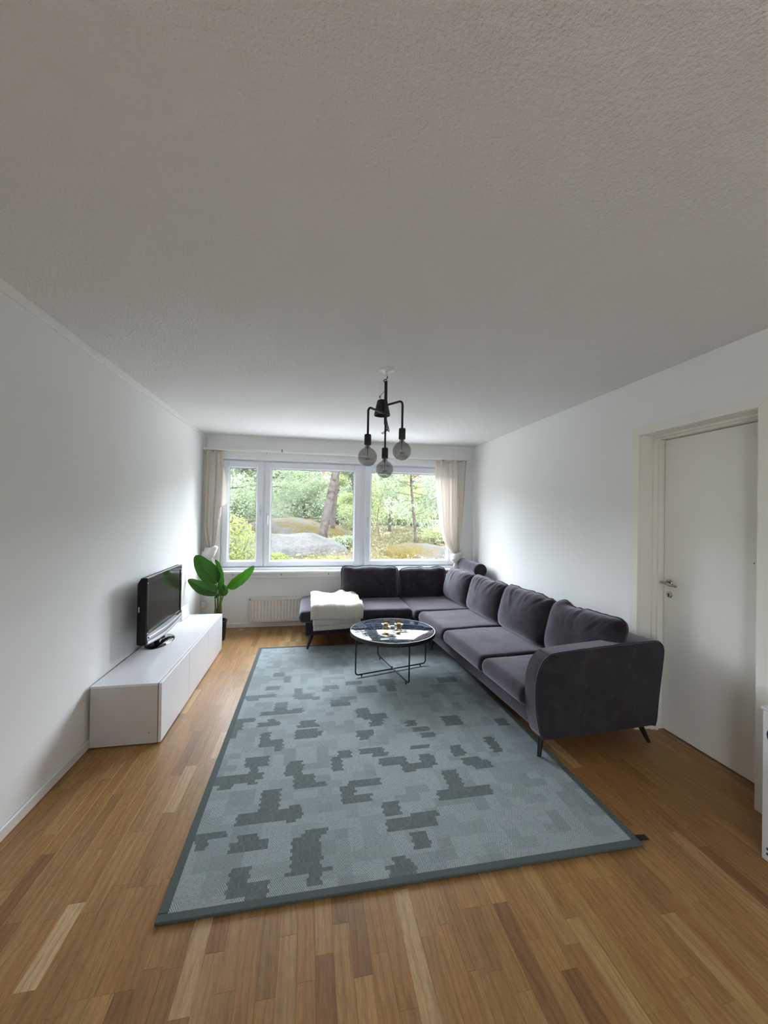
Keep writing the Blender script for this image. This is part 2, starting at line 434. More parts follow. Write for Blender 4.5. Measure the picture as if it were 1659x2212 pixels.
def marble():
    m, nt, N, L, p = new_mat('marble_glass')
    tc = nd(nt, 'ShaderNodeNewGeometry')
    mp = nd(nt, 'ShaderNodeMapping'); mp.inputs['Rotation'].default_value = (0, 0, math.radians(35)); mp.inputs['Scale'].default_value = (1.0, 2.6, 1.0); L.new(tc.outputs['Position'], mp.inputs['Vector'])
    n = nd(nt, 'ShaderNodeTexNoise', inp={'Scale': 7.0, 'Detail': 7.0, 'Roughness': 0.66, 'Distortion': 1.2}); L.new(mp.outputs[0], n.inputs['Vector'])
    r = ramp(nt, [(0.0, (0.008, 0.011, 0.018)), (0.475, (0.014, 0.020, 0.034)), (0.497, (0.26, 0.31, 0.38)), (0.512, (0.020, 0.028, 0.048)), (0.635, (0.016, 0.022, 0.038)), (0.650, (0.15, 0.19, 0.24)), (0.668, (0.011, 0.016, 0.026))])
    L.new(n.outputs['Fac'], r.inputs['Fac']); L.new(r.outputs['Color'], p.inputs['Base Color'])
    p.inputs['Roughness'].default_value = 0.03; p.inputs['Specular IOR Level'].default_value = 0.6
    MATS['marble_glass'] = m
marble()

def leafmat(name, col, tr, fac=0.35, rough=0.4, vein=0.0, spec=0.4, var=0.25, vscale=3.0):
    m, nt, N, L, p = new_mat(name); out = N['Material Output']
    geo = nd(nt, 'ShaderNodeNewGeometry')
    n = nd(nt, 'ShaderNodeTexNoise', inp={'Scale': vscale, 'Detail': 4.0}); L.new(geo.outputs['Position'], n.inputs['Vector'])
    r = ramp(nt, [(0.28, [c * (1 - var) for c in col]), (0.72, [min(1, c * (1 + var)) for c in col])]); L.new(n.outputs['Fac'], r.inputs['Fac'])
    L.new(r.outputs['Color'], p.inputs['Base Color'])
    p.inputs['Roughness'].default_value = rough; p.inputs['Specular IOR Level'].default_value = spec
    t = nd(nt, 'ShaderNodeBsdfTranslucent'); t.inputs[0].default_value = (*tr, 1)
    mx = nd(nt, 'ShaderNodeMixShader'); mx.inputs[0].default_value = fac
    L.new(p.outputs[0], mx.inputs[1]); L.new(t.outputs[0], mx.inputs[2]); L.new(mx.outputs[0], out.inputs[0]); MATS[name] = m
leafmat('strelitzia_leaf', (0.014, 0.050, 0.010), (0.045, 0.17, 0.010), 0.30, 0.30, var=0.2, vscale=14)
leafmat('strelitzia_dry', (0.10, 0.12, 0.03), (0.20, 0.24, 0.04), 0.3, 0.5)
leafmat('pine_needles', (0.1256, 0.1502, 0.0983), (0.1502, 0.2048, 0.0955), 0.35, 0.7, spec=0.15, var=0.45, vscale=2.5)
leafmat('pine_needles_pale', (0.1747, 0.2020, 0.1420), (0.2048, 0.2594, 0.1365), 0.35, 0.7, spec=0.15, var=0.45, vscale=2.0)
leafmat('birch_leaves', (0.165, 0.185, 0.092), (0.215, 0.255, 0.090), 0.42, 0.6, spec=0.15, var=0.45, vscale=2.0)
leafmat('shrub_leaves', (0.098, 0.112, 0.038), (0.145, 0.175, 0.042), 0.45, 0.55, spec=0.2, var=0.4, vscale=6)
leafmat('heather', (0.098, 0.086, 0.046), (0.095, 0.088, 0.044), 0.3, 0.8, spec=0.1, var=0.5, vscale=1.6)
leafmat('far_wood', (0.1638, 0.1911, 0.1365), (0.1911, 0.2457, 0.1365), 0.3, 0.8, spec=0.05, var=0.5, vscale=1.0)

def rockmat(name, stops, scale=0.9, bump=0.8):
    m, nt, N, L, p = new_mat(name)
    geo = nd(nt, 'ShaderNodeNewGeometry')
    n = nd(nt, 'ShaderNodeTexNoise', inp={'Scale': scale, 'Detail': 8.0, 'Roughness': 0.62, 'Distortion': 0.5}); L.new(geo.outputs['Position'], n.inputs['Vector'])
    r = ramp(nt, stops); L.new(n.outputs['Fac'], r.inputs['Fac'])
    n2 = nd(nt, 'ShaderNodeTexNoise', inp={'Scale': scale * 11, 'Detail': 5.0}); L.new(geo.outputs['Position'], n2.inputs['Vector'])
    r2 = ramp(nt, [(0.3, (0.72, 0.72, 0.72)), (0.7, (1.12, 1.12, 1.12))]); L.new(n2.outputs['Fac'], r2.inputs['Fac'])
    mx = nd(nt, 'ShaderNodeMix', data_type='RGBA', blend_type='MULTIPLY'); mx.inputs[0].default_value = 1.0
    L.new(r.outputs['Color'], mx.inputs[6]); L.new(r2.outputs['Color'], mx.inputs[7]); L.new(mx.outputs[2], p.inputs['Base Color'])
    p.inputs['Roughness'].default_value = 0.95; p.inputs['Specular IOR Level'].default_value = 0.1
    b = nd(nt, 'ShaderNodeBump', inp={'Strength': bump, 'Distance': 0.08}); L.new(n2.outputs['Fac'], b.inputs['Height']); L.new(b.outputs['Normal'], p.inputs['Normal'])
    MATS[name] = m
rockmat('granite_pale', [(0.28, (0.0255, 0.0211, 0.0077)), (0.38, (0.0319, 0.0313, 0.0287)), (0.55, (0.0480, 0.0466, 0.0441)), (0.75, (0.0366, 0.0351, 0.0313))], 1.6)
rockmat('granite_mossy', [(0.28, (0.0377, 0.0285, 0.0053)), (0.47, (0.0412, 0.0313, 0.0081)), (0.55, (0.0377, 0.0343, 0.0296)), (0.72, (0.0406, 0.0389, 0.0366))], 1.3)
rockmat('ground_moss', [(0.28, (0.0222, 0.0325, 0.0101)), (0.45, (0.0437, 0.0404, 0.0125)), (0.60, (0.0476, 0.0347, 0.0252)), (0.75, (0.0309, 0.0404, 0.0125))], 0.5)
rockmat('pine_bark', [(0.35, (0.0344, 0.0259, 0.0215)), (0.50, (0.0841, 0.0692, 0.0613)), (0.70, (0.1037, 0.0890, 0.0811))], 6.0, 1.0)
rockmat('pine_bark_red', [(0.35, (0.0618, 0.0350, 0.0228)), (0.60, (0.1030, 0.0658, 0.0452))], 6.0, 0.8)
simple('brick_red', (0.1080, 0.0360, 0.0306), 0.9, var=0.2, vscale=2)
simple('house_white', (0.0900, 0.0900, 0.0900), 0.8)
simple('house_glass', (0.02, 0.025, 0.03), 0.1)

simple('bounce_gravel', (0.26, 0.255, 0.245), 0.95, bump=0.6, bscale=30, var=0.15, vscale=8)  # for the added strip that bounces light up from outside
simple('bounce_ground_pale', (0.52, 0.51, 0.50), 0.95, var=0.1, vscale=2)  # pale so the added ground throws light up to the ceiling
# ------------------------------------------------------------------ room shell
WX0, WX1, WZ0, WZ1 = -1.145, 2.09, 0.775, 2.205          # window opening
DY0, DY1, DH = 1.65, 2.408, 2.094                          # door opening
T = 0.22
mb = MB().box(XL - T, XL, YB - T, BW[0], -0.1, H + 0.1).box(XL - T, XL, BW[1], YW + 0.3, -0.1, H + 0.1).box(XL - T, XL, BW[0], BW[1], -0.1, BW[2]).box(XL - T, XL, BW[0], BW[1], BW[3], H + 0.1); tag(build('wall_left', mb, 'wall_paint'), None, kind='structure')
mb = MB().box(XR, XR + T, YB - T, DY0, -0.1, H + 0.1).box(XR, XR + T, DY1, YW + 0.3, -0.1, H + 0.1).box(XR, XR + T, DY0, DY1, DH, H + 0.1)
tag(build('wall_right', mb, 'wall_paint'), None, kind='structure')
WT = 0.30
mb = MB()
mb.box(XL, WX0, YW, YW + WT, -0.1, H + 0.1).box(WX1, XR, YW, YW + WT, -0.1, H + 0.1)
mb.box(WX0, WX1, YW, YW + WT, -0.1, WZ0).box(WX0, WX1, YW, YW + WT, WZ1, H + 0.1)
tag(build('wall_window', mb, 'wall_paint'), None, kind='structure')
mb = MB().box(XL - T, XR + T, YB - T, YB, -0.1, H + 0.1)
tag(build('wall_back', mb, 'wall_paint'), None, kind='structure')
tag(build('ceiling', MB().box(XL, XR, YB, YW, H, H + 0.2), 'ceiling_paint'), None, kind='structure')

# --- floor: oak three-strip parquet, every strip in view is its own piece
floor = tag(build('floor', MB().box(XL, XR + 0.20, YB, YW, -0.12, -0.0125), 'subfloor'), None, kind='structure')
SW = 0.0615
x_anchor = -0.881
ncol0 = int(math.floor((XL - x_anchor) / SW)); DX_F = 2.47; ncol1 = int(math.ceil((DX_F - x_anchor) / SW))
RUG = (-0.530, 1.525, 1.545, 4.500)
def strip_hidden(x, y0, y1):
    yc = (y0 + y1) / 2
    if RUG[0] + 0.03 < x < RUG[1] - 0.03 and y0 > RUG[2] + 0.02 and y1 < RUG[3] - 0.02: return True
    if x < -0.97 and y0 > 2.8 and y1 < 4.55: return True
    if x > 1.55 and y0 > 2.75: return True
    return False
strips = []
rs = random.Random(11)
board_off = {}
for ci in range(ncol0, ncol1 + 1):
    x0 = x_anchor + ci * SW; x1 = x0 + SW
    x0c, x1c = max(x0, XL), min(x1, DX_F)
    if x1c - x0c < 0.006: continue
    bi = ci // 3
    if bi not in board_off: board_off[bi] = (YB - rs.uniform(0, 2.1), rs.random())
    by, btone = board_off[bi]
    ends = []; y = by
    while y < YW:
        y1b = y + 2.18; yy = y
        while yy < y1b - 0.05:
            l = rs.uniform(0.24, 0.52); ye = yy + l
            if y1b - ye < 0.20: ye = y1b
            ends.append((yy, ye)); yy = ye
        y = y1b
    if ci == 0:
        ends = [(a, b) for a, b in ends if b <= 1.3 or a >= 1.8]
        ends = [(a, b) for a, b in ends if b <= 1.28] + [(max([b for a, b in ends if b <= 1.28]), 1.408), (1.408, 1.690), (1.690, min([a for a, b in ends if a >= 1.8] + [YW]))] + [(a, b) for a, b in ends if a >= 1.8]
    for (ya, yb) in ends:
        ya, yb = max(ya, YB), min(yb, YW)
        if x1c > XR + 0.002: ya, yb = max(ya, DY0 + 0.003), min(yb, DY1 - 0.003)
        if yb - ya < 0.02: continue
        t = min(0.88, max(0.06, rs.gauss(0.50, 0.165)))
        if rs.random() < 0.035: t = 0.94
        if rs.random() < 0.04: t = 0.10
        if ci == 0 and abs(ya - 1.408) < 0.01: t = 1.0
        strips.append((x0c, x1c, ya, yb, t, rs.random(), rs.random(), rs.uniform(0, 0.0006)))
def strip_mesh(lst):
    mb = MB(); cols = []
    for (xa, xb, ya, yb, t, h_, s_, dz) in lst:
        g = 0.00012; c = 0.0004; zt = -dz * 0.4; zb = -0.0122
        xa_, xb_, ya_, yb_ = xa + g, xb - g, ya + g, yb - g
        v = [(xa_, ya_, zb), (xb_, ya_, zb), (xb_, yb_, zb), (xa_, yb_, zb),
             (xa_, ya_, zt - c), (xb_, ya_, zt - c), (xb_, yb_, zt - c), (xa_, yb_, zt - c),
             (xa_ + c, ya_ + c, zt), (xb_ - c, ya_ + c, zt), (xb_ - c, yb_ - c, zt), (xa_ + c, yb_ - c, zt)]
        f = [(8, 9, 10, 11)]
        for i in range(4):
            j = (i + 1) % 4; f += [(i, j, 4 + j, 4 + i), (4 + i, 4 + j, 8 + j, 8 + i)]
        mb.add(v, f); cols += [(t, h_, s_, 1.0)] * 12
    return mb, cols
def put_strips(name, lst, kind=None):
    mb, cols = strip_mesh(lst)
    o = build(name, mb, 'oak_parquet', floor, flat_normals_fix=False)
    ca = o.data.color_attributes.new('tone', 'FLOAT_COLOR', 'POINT')
    ca.data.foreach_set('color', np.array(cols, np.float32).ravel())
    if kind: o['kind'] = kind
    return o
scored = []
for st in strips:
    xa, xb, ya, yb = st[:4]
    q = [pix((xx, yy, 0)) for xx in (xa, xb) for yy in (max(ya, 0.7), yb)]
    inv = [1 for a, b, z in q if -20 < a < 1680 and b < 2240]
    vis = 0.0
    if yb > 0.9 and inv and not strip_hidden((xa + xb) / 2, ya, yb):
        xs = [p[0] for p in q]; ys = [p[1] for p in q]
        vis = abs((q[2][0] - q[0][0]) * (q[1][1] - q[0][1])) + 1e-3
    scored.append((vis, st))
scored.sort(key=lambda e: -e[0])
for v, st in scored[:292]: put_strips('parquet_strip', [st])
put_strips('parquet_strips_beyond', [st for v, st in scored[292:]], 'stuff')

# --- trims
bbm = 'trim_paint'
def bb(x0, x1, y0, y1): return MB().box(x0, x1, y0, y1, 0.0, 0.058, 0.004)
tag(build('baseboard_left', bb(XL, XL + 0.014, YB, YW - 0.014), bbm), None, kind='structure')
tag(build('baseboard_window', bb(XL, XR, YW - 0.014, YW), bbm), None, kind='structure')
mb = bb(XR - 0.014, XR, DY1 + 0.068, YW - 0.014); mb2 = bb(XR - 0.014, XR, YB, DY0 - 0.068); mb.add(mb2.v, mb2.f)
tag(build('baseboard_right', mb, bbm), None, kind='structure')
tag(build('baseboard_back', bb(XL + 0.014, XR - 0.014, YB, YB + 0.014), bbm), None, kind='structure')
# ceiling list along the left wall, slightly uneven with one joint
def lst(ya, yb):
    poly = [(XL, 2.458), (XL + 0.007, 2.4585), (XL + 0.010, 2.463), (XL + 0.020, H), (XL, H)]
    return MB().prism(poly, 'Y', ya, yb)
tag(build('trim_1', lst(YB, 2.861), bbm), None, kind='structure')
tag(build('trim_2', lst(2.865, YW), bbm), None, kind='structure')
# cable duct in the window corner
mb = MB().box(XL, XL + 0.022, YW - 0.022, YW, 0.36, 2.46, 0.003); mb.box(XL + 0.024, XL + 0.04, YW - 0.014, YW, 0.36, 2.46, 0.003)
o = build('corner_cable_duct', mb, 'trim_paint'); tag(o, 'slim white cable duct running up the corner beside the left curtain', 'cable duct')
so = empty('wall_socket', (XL + 0.03, YW - 0.03, 0.28), 'small white surface socket box low in the corner behind the plant', 'socket')
build('body', MB().box(XL + 0.004, XL + 0.062, YW - 0.045, YW, 0.265, 0.355, 0.006), 'white_plastic', so)
build('cover', MB().box(XL + 0.010, XL + 0.056, YW - 0.050, YW - 0.0445, 0.272, 0.348, 0.002), 'white_plastic', so)

# ------------------------------------------------------------------ window
win = empty('window_1', ((WX0 + WX1) / 2, YW + 0.05, WZ0), None, None, kind='structure')
FY0, FY1 = YW + 0.035, YW + 0.115
def ring(x0, x1, z0, z1, wl, wr, wb, wt, y0, y1, bv=0.004):
    mb = MB()
    mb.box(x0, x0 + wl, y0, y1, z0, z1, bv); mb.box(x1 - wr, x1, y0, y1, z0, z1, bv)
    mb.box(x0 + wl, x1 - wr, y0, y1, z0, z0 + wb, bv); mb.box(x0 + wl, x1 - wr, y0, y1, z1 - wt, z1, bv)
    return mb
fr = build('window_frame', ring(WX0, WX1, WZ0, WZ1 - 0.008, 0.028, 0.05, 0.026, 0.030, FY0 + 0.012, FY1), 'pvc', win)
for (ma, mc) in ((-0.618, -0.592), (0.684, 0.748)):
    build('mullion', MB().box(ma, mc, FY0 + 0.010, FY1, WZ0 + 0.02, WZ1 - 0.03, 0.004), 'pvc', win)
# head lining and roller-track lip above the frame
build('head_lining', MB().box(WX0, WX1, YW - 0.004, YW + 0.05, WZ1 - 0.012, WZ1 + 0.018, 0.003), 'pvc', win)
GL = [(-1.057, -0.700, -1.122, -0.614), (-0.524, 0.598, -0.596, 0.690), (0.826, 1.957, 0.742, 2.044)]
GZ0, GZ1 = 0.856, 2.096
HANDLES = [(-0.655, 1.50, 1), (-0.560, 1.46, -1), (0.784, 1.43, -1)]
for (g0, g1, s0, s1), (hx, hz, up) in zip(GL, HANDLES):
    s_ = build('sash', ring(s0, s1, WZ0 + 0.012, WZ1 - 0.030, g0 - s0, s1 - g1, GZ0 - WZ0 - 0.012, WZ1 - 0.030 - GZ1, FY0 - 0.006, FY1 - 0.012, 0.006), 'pvc', win)
    build('glazing_bead', ring(g0 - 0.001, g1 + 0.001, GZ0 - 0.001, GZ1 + 0.001, 0.011, 0.011, 0.011, 0.011, FY0 + 0.012, FY0 + 0.030, 0.003), 'pvc', s_)
    build('spacer', ring(g0 + 0.0095, g1 - 0.0095, GZ0 + 0.0095, GZ1 - 0.0095, 0.006, 0.006, 0.006, 0.006, FY0 + 0.034, FY0 + 0.05, 0.0), 'grey_plastic', s_)
    build('pane', MB().box(g0 + 0.004, g1 - 0.004, FY0 + 0.028, FY0 + 0.032, GZ0 + 0.004, GZ1 - 0.004), 'window_glass', s_)
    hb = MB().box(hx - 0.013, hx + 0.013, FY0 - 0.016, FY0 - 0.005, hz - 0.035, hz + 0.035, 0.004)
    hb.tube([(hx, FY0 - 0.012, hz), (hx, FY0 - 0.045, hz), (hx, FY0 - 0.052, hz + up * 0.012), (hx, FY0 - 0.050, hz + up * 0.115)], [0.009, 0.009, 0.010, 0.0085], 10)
    build('handle', hb, 'handle_shaded_white', s_, smooth=True)
for hx in (-1.128, 0.694):
    for hz in (0.86, 2.06):
        build('hinge', MB().tube([(hx, FY0 - 0.012, hz - 0.045), (hx, FY0 - 0.012, hz + 0.045)], 0.007, 8), 'white_plastic', win)
# sill board with apron
SY = 5.235
sl = build('sill', MB().box(WX0 + 0.025, WX1 - 0.005, SY, FY0 + 0.015, 0.716, 0.746, 0.006), 'sill_white', win)
build('sill_riser', MB().box(WX0 + 0.028, WX1 - 0.006, YW - 0.004, FY0 + 0.014, 0.746, WZ0 + 0.004), 'pvc', win)
build('apron', MB().box(WX0 + 0.03, WX1 - 0.01, SY + 0.055, YW, 0.652, 0.716, 0.003), 'trim_paint', win)
for bx in (-0.965, -0.36, 0.25):
    build('sill_bracket', MB().tube([(bx, SY + 0.03, 0.722), (bx + 0.002, SY + 0.032, 0.700), (bx + 0.006, SY + 0.045, 0.688)], 0.004, 6), 'grey_plastic', win)

# unseen window added behind the camera to bring in fill light
w2 = empty('added_fill_window', (XL - 0.1, (BW[0] + BW[1]) / 2, BW[2]), None, None, kind='structure')
mb = MB(); xa, xb = XL - 0.15, XL - 0.09
mb.box(xa, xb, BW[0], BW[0] + 0.04, BW[2], BW[3]).box(xa, xb, BW[1] - 0.04, BW[1], BW[2], BW[3]).box(xa, xb, BW[0] + 0.04, BW[1] - 0.04, BW[2], BW[2] + 0.04).box(xa, xb, BW[0] + 0.04, BW[1] - 0.04, BW[3] - 0.04, BW[3])
build('window_frame', mb, 'pvc', w2)
build('pane', MB().box(XL - 0.122, XL - 0.118, BW[0] + 0.035, BW[1] - 0.035, BW[2] + 0.035, BW[3] - 0.035), 'window_glass', w2)

# ------------------------------------------------------------------ curtain rail
RZ = 2.300
rl = empty('curtain_rail', (0.42, YW - 0.05, RZ), 'long white curtain rail fixed on the wall above the window', 'curtain rail')
build('track', MB().box(XL + 0.004, 2.205, YW - 0.062, YW - 0.028, RZ - 0.008, RZ + 0.018, 0.003), 'trim_paint', rl)
build('back_strip', MB().box(XL + 0.03, 2.19, YW - 0.028, YW, RZ - 0.006, RZ + 0.016), 'trim_paint', rl)
build('clip', MB().box(-0.385, -0.372, YW - 0.070, YW - 0.030, RZ - 0.004, RZ + 0.034, 0.002), 'grey_plastic', rl)
for gx in (-0.575, 0.50):
    build('glider', MB().tube([(gx, YW - 0.045, RZ - 0.006), (gx, YW - 0.045, RZ - 0.022), (gx + 0.004, YW - 0.045, RZ - 0.028)], 0.003, 6), 'grey_plastic', rl)
build('joint_cover', MB().box(0.17, 0.29, YW - 0.0635, YW - 0.0615, RZ + 0.000, RZ + 0.010), 'sill_white', rl)

# ------------------------------------------------------------------ door
DX = 2.488
door = empty('door_1', (XR, (DY0 + DY1) / 2, 0), None, None, kind='structure')
cw, ct = 0.062, 0.020
mb = MB()
for side in ('far', 'near'):
    if side == 'far': poly = [(DY1, 0.0), (DY1 + cw, 0.0), (DY1 + cw, DH + cw), (DY1, DH)]
    else: poly = [(DY0, 0.0), (DY0, DH), (DY0 - cw, DH + cw), (DY0 - cw, 0.0)]
    o = build('casing', MB().prism(poly, 'X', XR - ct, XR + 0.001), 'door_paint', door)
build('casing', MB().prism([(DY0 + 0.0005, DH), (DY1 - 0.0005, DH), (DY1 + cw - 0.001, DH + cw), (DY0 - cw + 0.001, DH + cw)], 'X', XR - ct, XR + 0.001), 'door_paint', door)
jm = MB()   # lining and stepped stop
jm.box(XR, XR + T, DY1 - 0.002, DY1 + 0.02, 0, DH).box(XR, XR + T, DY0 - 0.02, DY0 + 0.002, 0, DH).box(XR, XR + T, DY0, DY1, DH - 0.002, DH + 0.02)
build('jamb', jm, 'door_paint', door)
st = MB()
for k, (xa, dep) in enumerate(((XR + 0.092, 0.016), (XR + 0.125, 0.027))):
    st.box(xa, DX + 0.03, DY1 - dep, DY1, 0, DH - dep).box(xa, DX + 0.03, DY0, DY0 + dep, 0, DH - dep).box(xa, DX + 0.03, DY0, DY1, DH - dep, DH)
build('door_stop', st, 'door_paint', door)
leaf = build('door_leaf', MB().box(DX, DX + 0.04, DY0 + 0.03, DY1 - 0.031, 0.016, DH - 0.031, 0.002), 'door_paint', door)
HZ = 1.052; HY = DY1 - 0.075
hb = MB().lathe([(0.0, 0), (0.026, 0.0), (0.026, 0.006), (0.022, 0.010), (0.011, 0.011), (0.010, 0.042), (0.0, 0.043)], (DX, HY, HZ), 20, (-1, 0, 0))
hb.tube([(DX - 0.046, HY + 0.030, HZ + 0.002), (DX - 0.048, HY + 0.012, HZ + 0.004), (DX - 0.048, HY - 0.03, HZ), (DX - 0.046, HY - 0.085, HZ - 0.008), (DX - 0.044, HY - 0.095, HZ - 0.010)], [0.006, 0.010, 0.0105, 0.008, 0.006], 10)
build('handle', hb, 'nickel', leaf, smooth=True)
es = build('escutcheon', MB().lathe([(0.0, 0), (0.024, 0.0), (0.024, 0.004), (0.020, 0.007), (0.0, 0.007)], (DX, HY, HZ - 0.082), 20, (-1, 0, 0)), 'silver', leaf, smooth=True)
kh = MB().box(DX - 0.0085, DX - 0.006, HY - 0.0035, HY + 0.0035, HZ - 0.096, HZ - 0.080); kh.lathe([(0.0, 0.006), (0.006, 0.006), (0.006, 0.0085), (0.0, 0.0085)], (DX, HY, HZ - 0.078), 12, (-1, 0, 0))
build('keyhole', kh, 'dark_gap', leaf)
build('threshold', MB().box(DX - 0.030, DX + 0.06, DY0 + 0.004, DY1 - 0.004, -0.012, 0.009, 0.004), 'oak_strip', door)
build('nail_mark', MB().lathe([(0.0, 0), (0.004, 0), (0.003, 0.003), (0.0, 0.003)], (DX, 1.80, 1.257), 8, (-1, 0, 0)), 'grey_plastic', leaf)
# dark hall behind the leaf is closed off
build('door_backing', MB().box(DX + 0.045, DX + 0.055, DY0 - 0.02, DY1 + 0.02, 0, DH + 0.02), 'subfloor', door)

# ------------------------------------------------------------------ radiator
rad = empty('radiator', (-0.20, YW - 0.07, 0.09), 'low white ribbed panel radiator on the wall under the window', 'radiator')
RX0, RX1, RZ0, RZ1, RY = -0.752, 0.40, 0.090, 0.398, YW - 0.105
mb = MB()
xs = []
x = RX0 + 0.020
while x < RX1 - 0.02:
    xs += [(x, 0.009), (x + 0.006, 0.009), (x + 0.010, 0.0), (x + 0.0375, 0.0)]; x += 0.0415
xs.append((RX1 - 0.02, 0.009))
v = []; f = []
zr = [(RZ0 + 0.030, 1), (RZ0 + 0.042, 0), (RZ1 - 0.042, 0), (RZ1 - 0.030, 1)]
for (xx, dd) in xs:
    for zz, fl in zr: v.append((xx, RY + (dd if not fl else 0.0), zz))
for i in range(len(xs) - 1):
    for j in range(3): f.append((i * 4 + j, (i + 1) * 4 + j, (i + 1) * 4 + j + 1, i * 4 + j + 1))
mb.add(v, f)
mb.box(RX0, RX1, RY, RY + 0.012, RZ1 - 0.030, RZ1, 0.003); mb.box(RX0, RX1, RY, RY + 0.012, RZ0, RZ0 + 0.030, 0.003)
mb.box(RX0, RX0 + 0.020, RY, RY + 0.012, RZ0, RZ1, 0.003); mb.box(RX1 - 0.02, RX1, RY, RY + 0.012, RZ0, RZ1, 0.003)
build('front_panel', mb, 'radiator_white', rad, flat_normals_fix=False)
build('back_panel', MB().box(RX0 + 0.004, RX1 - 0.004, RY + 0.012, RY + 0.075, RZ0 + 0.004, RZ1 - 0.006), 'radiator_white', rad)
gl_ = MB()
for xx in np.arange(RX0 + 0.028, RX1 - 0.025, 0.0208): gl_.box(xx, xx + 0.011, RY - 0.0006, RY + 0.002, RZ1 - 0.018, RZ1 - 0.010).box(xx, xx + 0.011, RY - 0.0006, RY + 0.002, RZ0 + 0.010, RZ0 + 0.018)
build('stamped_slots', gl_, 'bench_side', rad)['kind'] = 'stuff'
build('vent_plug', MB().tube([(RX0 - 0.006, RY + 0.02, RZ1 - 0.010), (RX0 + 0.004, RY + 0.02, RZ1 - 0.010)], 0.007, 8), 'grey_plastic', rad)
for bx in (-0.55, 0.2): build('bracket', MB().box(bx, bx + 0.03, RY + 0.07, YW, RZ0 + 0.03, RZ1 - 0.03), 'radiator_white', rad)
# ------------------------------------------------------------------ rug
RT = 0.0095
rug = empty('rug', ((RUG[0] + RUG[1]) / 2, (RUG[2] + RUG[3]) / 2, 0), 'large grey-green flatwoven rug with blocky darker patches on the parquet', 'rug')
DARK = [(-0.23,2.04,-0.13,2.19),(-0.33,1.96,-0.02,2.04),(-0.08,2.02,-0.02,2.06),(-0.1,1.94,-0.05,1.97),(0.23,2.13,0.41,2.18),(0.18,2.02,0.26,2.14),(0.26,2.01,0.34,2.07),(-0.1,2.28,-0.02,2.42),(-0.12,2.29,-0.06,2.38),(-0.07,2.17,0.05,2.28),(0.05,2.17,0.11,2.2),(0.38,1.91,0.47,1.99),(0.38,1.8,0.63,1.89),(0.51,1.86,0.65,1.9),(0.48,1.69,0.56,1.79),(-0.01,1.84,0.1,1.89),(-0.06,1.68,0.07,1.85),(-0.08,1.65,0.12,1.68),(0.01,1.59,0.07,1.65),(-0.3,1.82,-0.21,1.91),(-0.33,1.81,-0.16,1.86),(-0.51,1.9,-0.36,1.94),(-0.48,1.84,-0.43,1.91),(-0.3,1.6,-0.22,1.74),(-0.22,1.58,-0.14,1.66),(0.34,1.58,0.46,1.64),(0.37,1.64,0.44,1.67),(-0.36,2.4,-0.22,2.49),(-0.32,2.24,-0.27,2.4),(-0.5,2.26,-0.27,2.34),(-0.29,2.28,-0.24,2.34),(-0.46,2.22,-0.39,2.27),(-0.3,2.58,-0.24,2.76),(-0.28,2.59,-0.15,2.67),(-0.2,2.52,-0.15,2.59),(-0.51,2.9,-0.37,2.96),(-0.51,2.82,-0.44,2.92),(-0.51,2.71,-0.46,2.82),(-0.25,3.04,-0.15,3.17),(-0.34,2.98,-0.03,3.04),(-0.11,2.98,-0.03,3.07),(-0.35,3.4,-0.23,3.48),(-0.51,3.27,-0.25,3.33),(-0.47,3.23,-0.38,3.27),(-0.11,3.21,-0.04,3.41),(-0.08,3.19,0.04,3.29),(0.04,3.17,0.1,3.23),(0.18,3.04,0.33,3.16),(0.26,3.13,0.39,3.2),(0.36,2.86,0.46,2.99),(0.4,2.82,0.58,2.89),(0.46,2.74,0.54,2.85),(0.43,2.71,0.52,2.77),(-0.05,2.82,0.06,2.88),(-0.07,2.78,0.08,2.82),(-0.08,2.64,0.07,2.76),(0.07,2.66,0.1,2.71),(0.33,2.61,0.45,2.68),(0.34,2.56,0.41,2.63),(0.19,2.4,0.27,2.47),(0.15,2.28,0.21,2.41),(0.33,2.42,0.48,2.48),(0.4,2.37,0.5,2.41),(0.43,2.28,0.6,2.35),(0.55,2.2,0.63,2.28),(0.62,2.23,0.74,2.29),(0.69,2.27,0.76,2.36),(0.65,2.42,0.78,2.46),(0.69,2.68,0.77,2.75),(0.72,2.6,0.84,2.67),(0.76,2.52,0.86,2.59),(0.41,3.23,0.58,3.36),(0.33,3.4,0.47,3.48),(0.61,3.35,0.76,3.47),(0.66,3.24,0.74,3.37),(-0.34,2.83,-0.18,2.89),(-0.27,2.87,-0.22,2.92),(0.14,3.35,0.26,3.42),(0.12,3.3,0.19,3.37),(-0.31,3.66,-0.21,3.77),(-0.21,3.54,-0.15,3.67),(0.9,2.31,0.98,2.42),(0.93,2.2,1.05,2.28),(0.97,2.17,1.09,2.25),(0.77,2.01,0.86,2.18),(0.69,1.96,0.99,2.03),(1.16,2.31,1.23,2.47),(1.34,2.58,1.43,2.68),(0.68,2.24,0.77,2.33),(1.15,3.32,1.33,3.45),(0.97,2.64,1.1,2.78)]
bw = 0.034
fx0, fx1, fy0, fy1 = RUG[0] + bw, RUG[1] - bw, RUG[2] + bw, RUG[3] - bw
cx_, cyy_ = 0.0090, 0.0190
nx, ny = int((fx1 - fx0) / cx_), int((fy1 - fy0) / cyy_)
tone = np.zeros((ny, nx)); dirn = np.zeros((ny, nx))
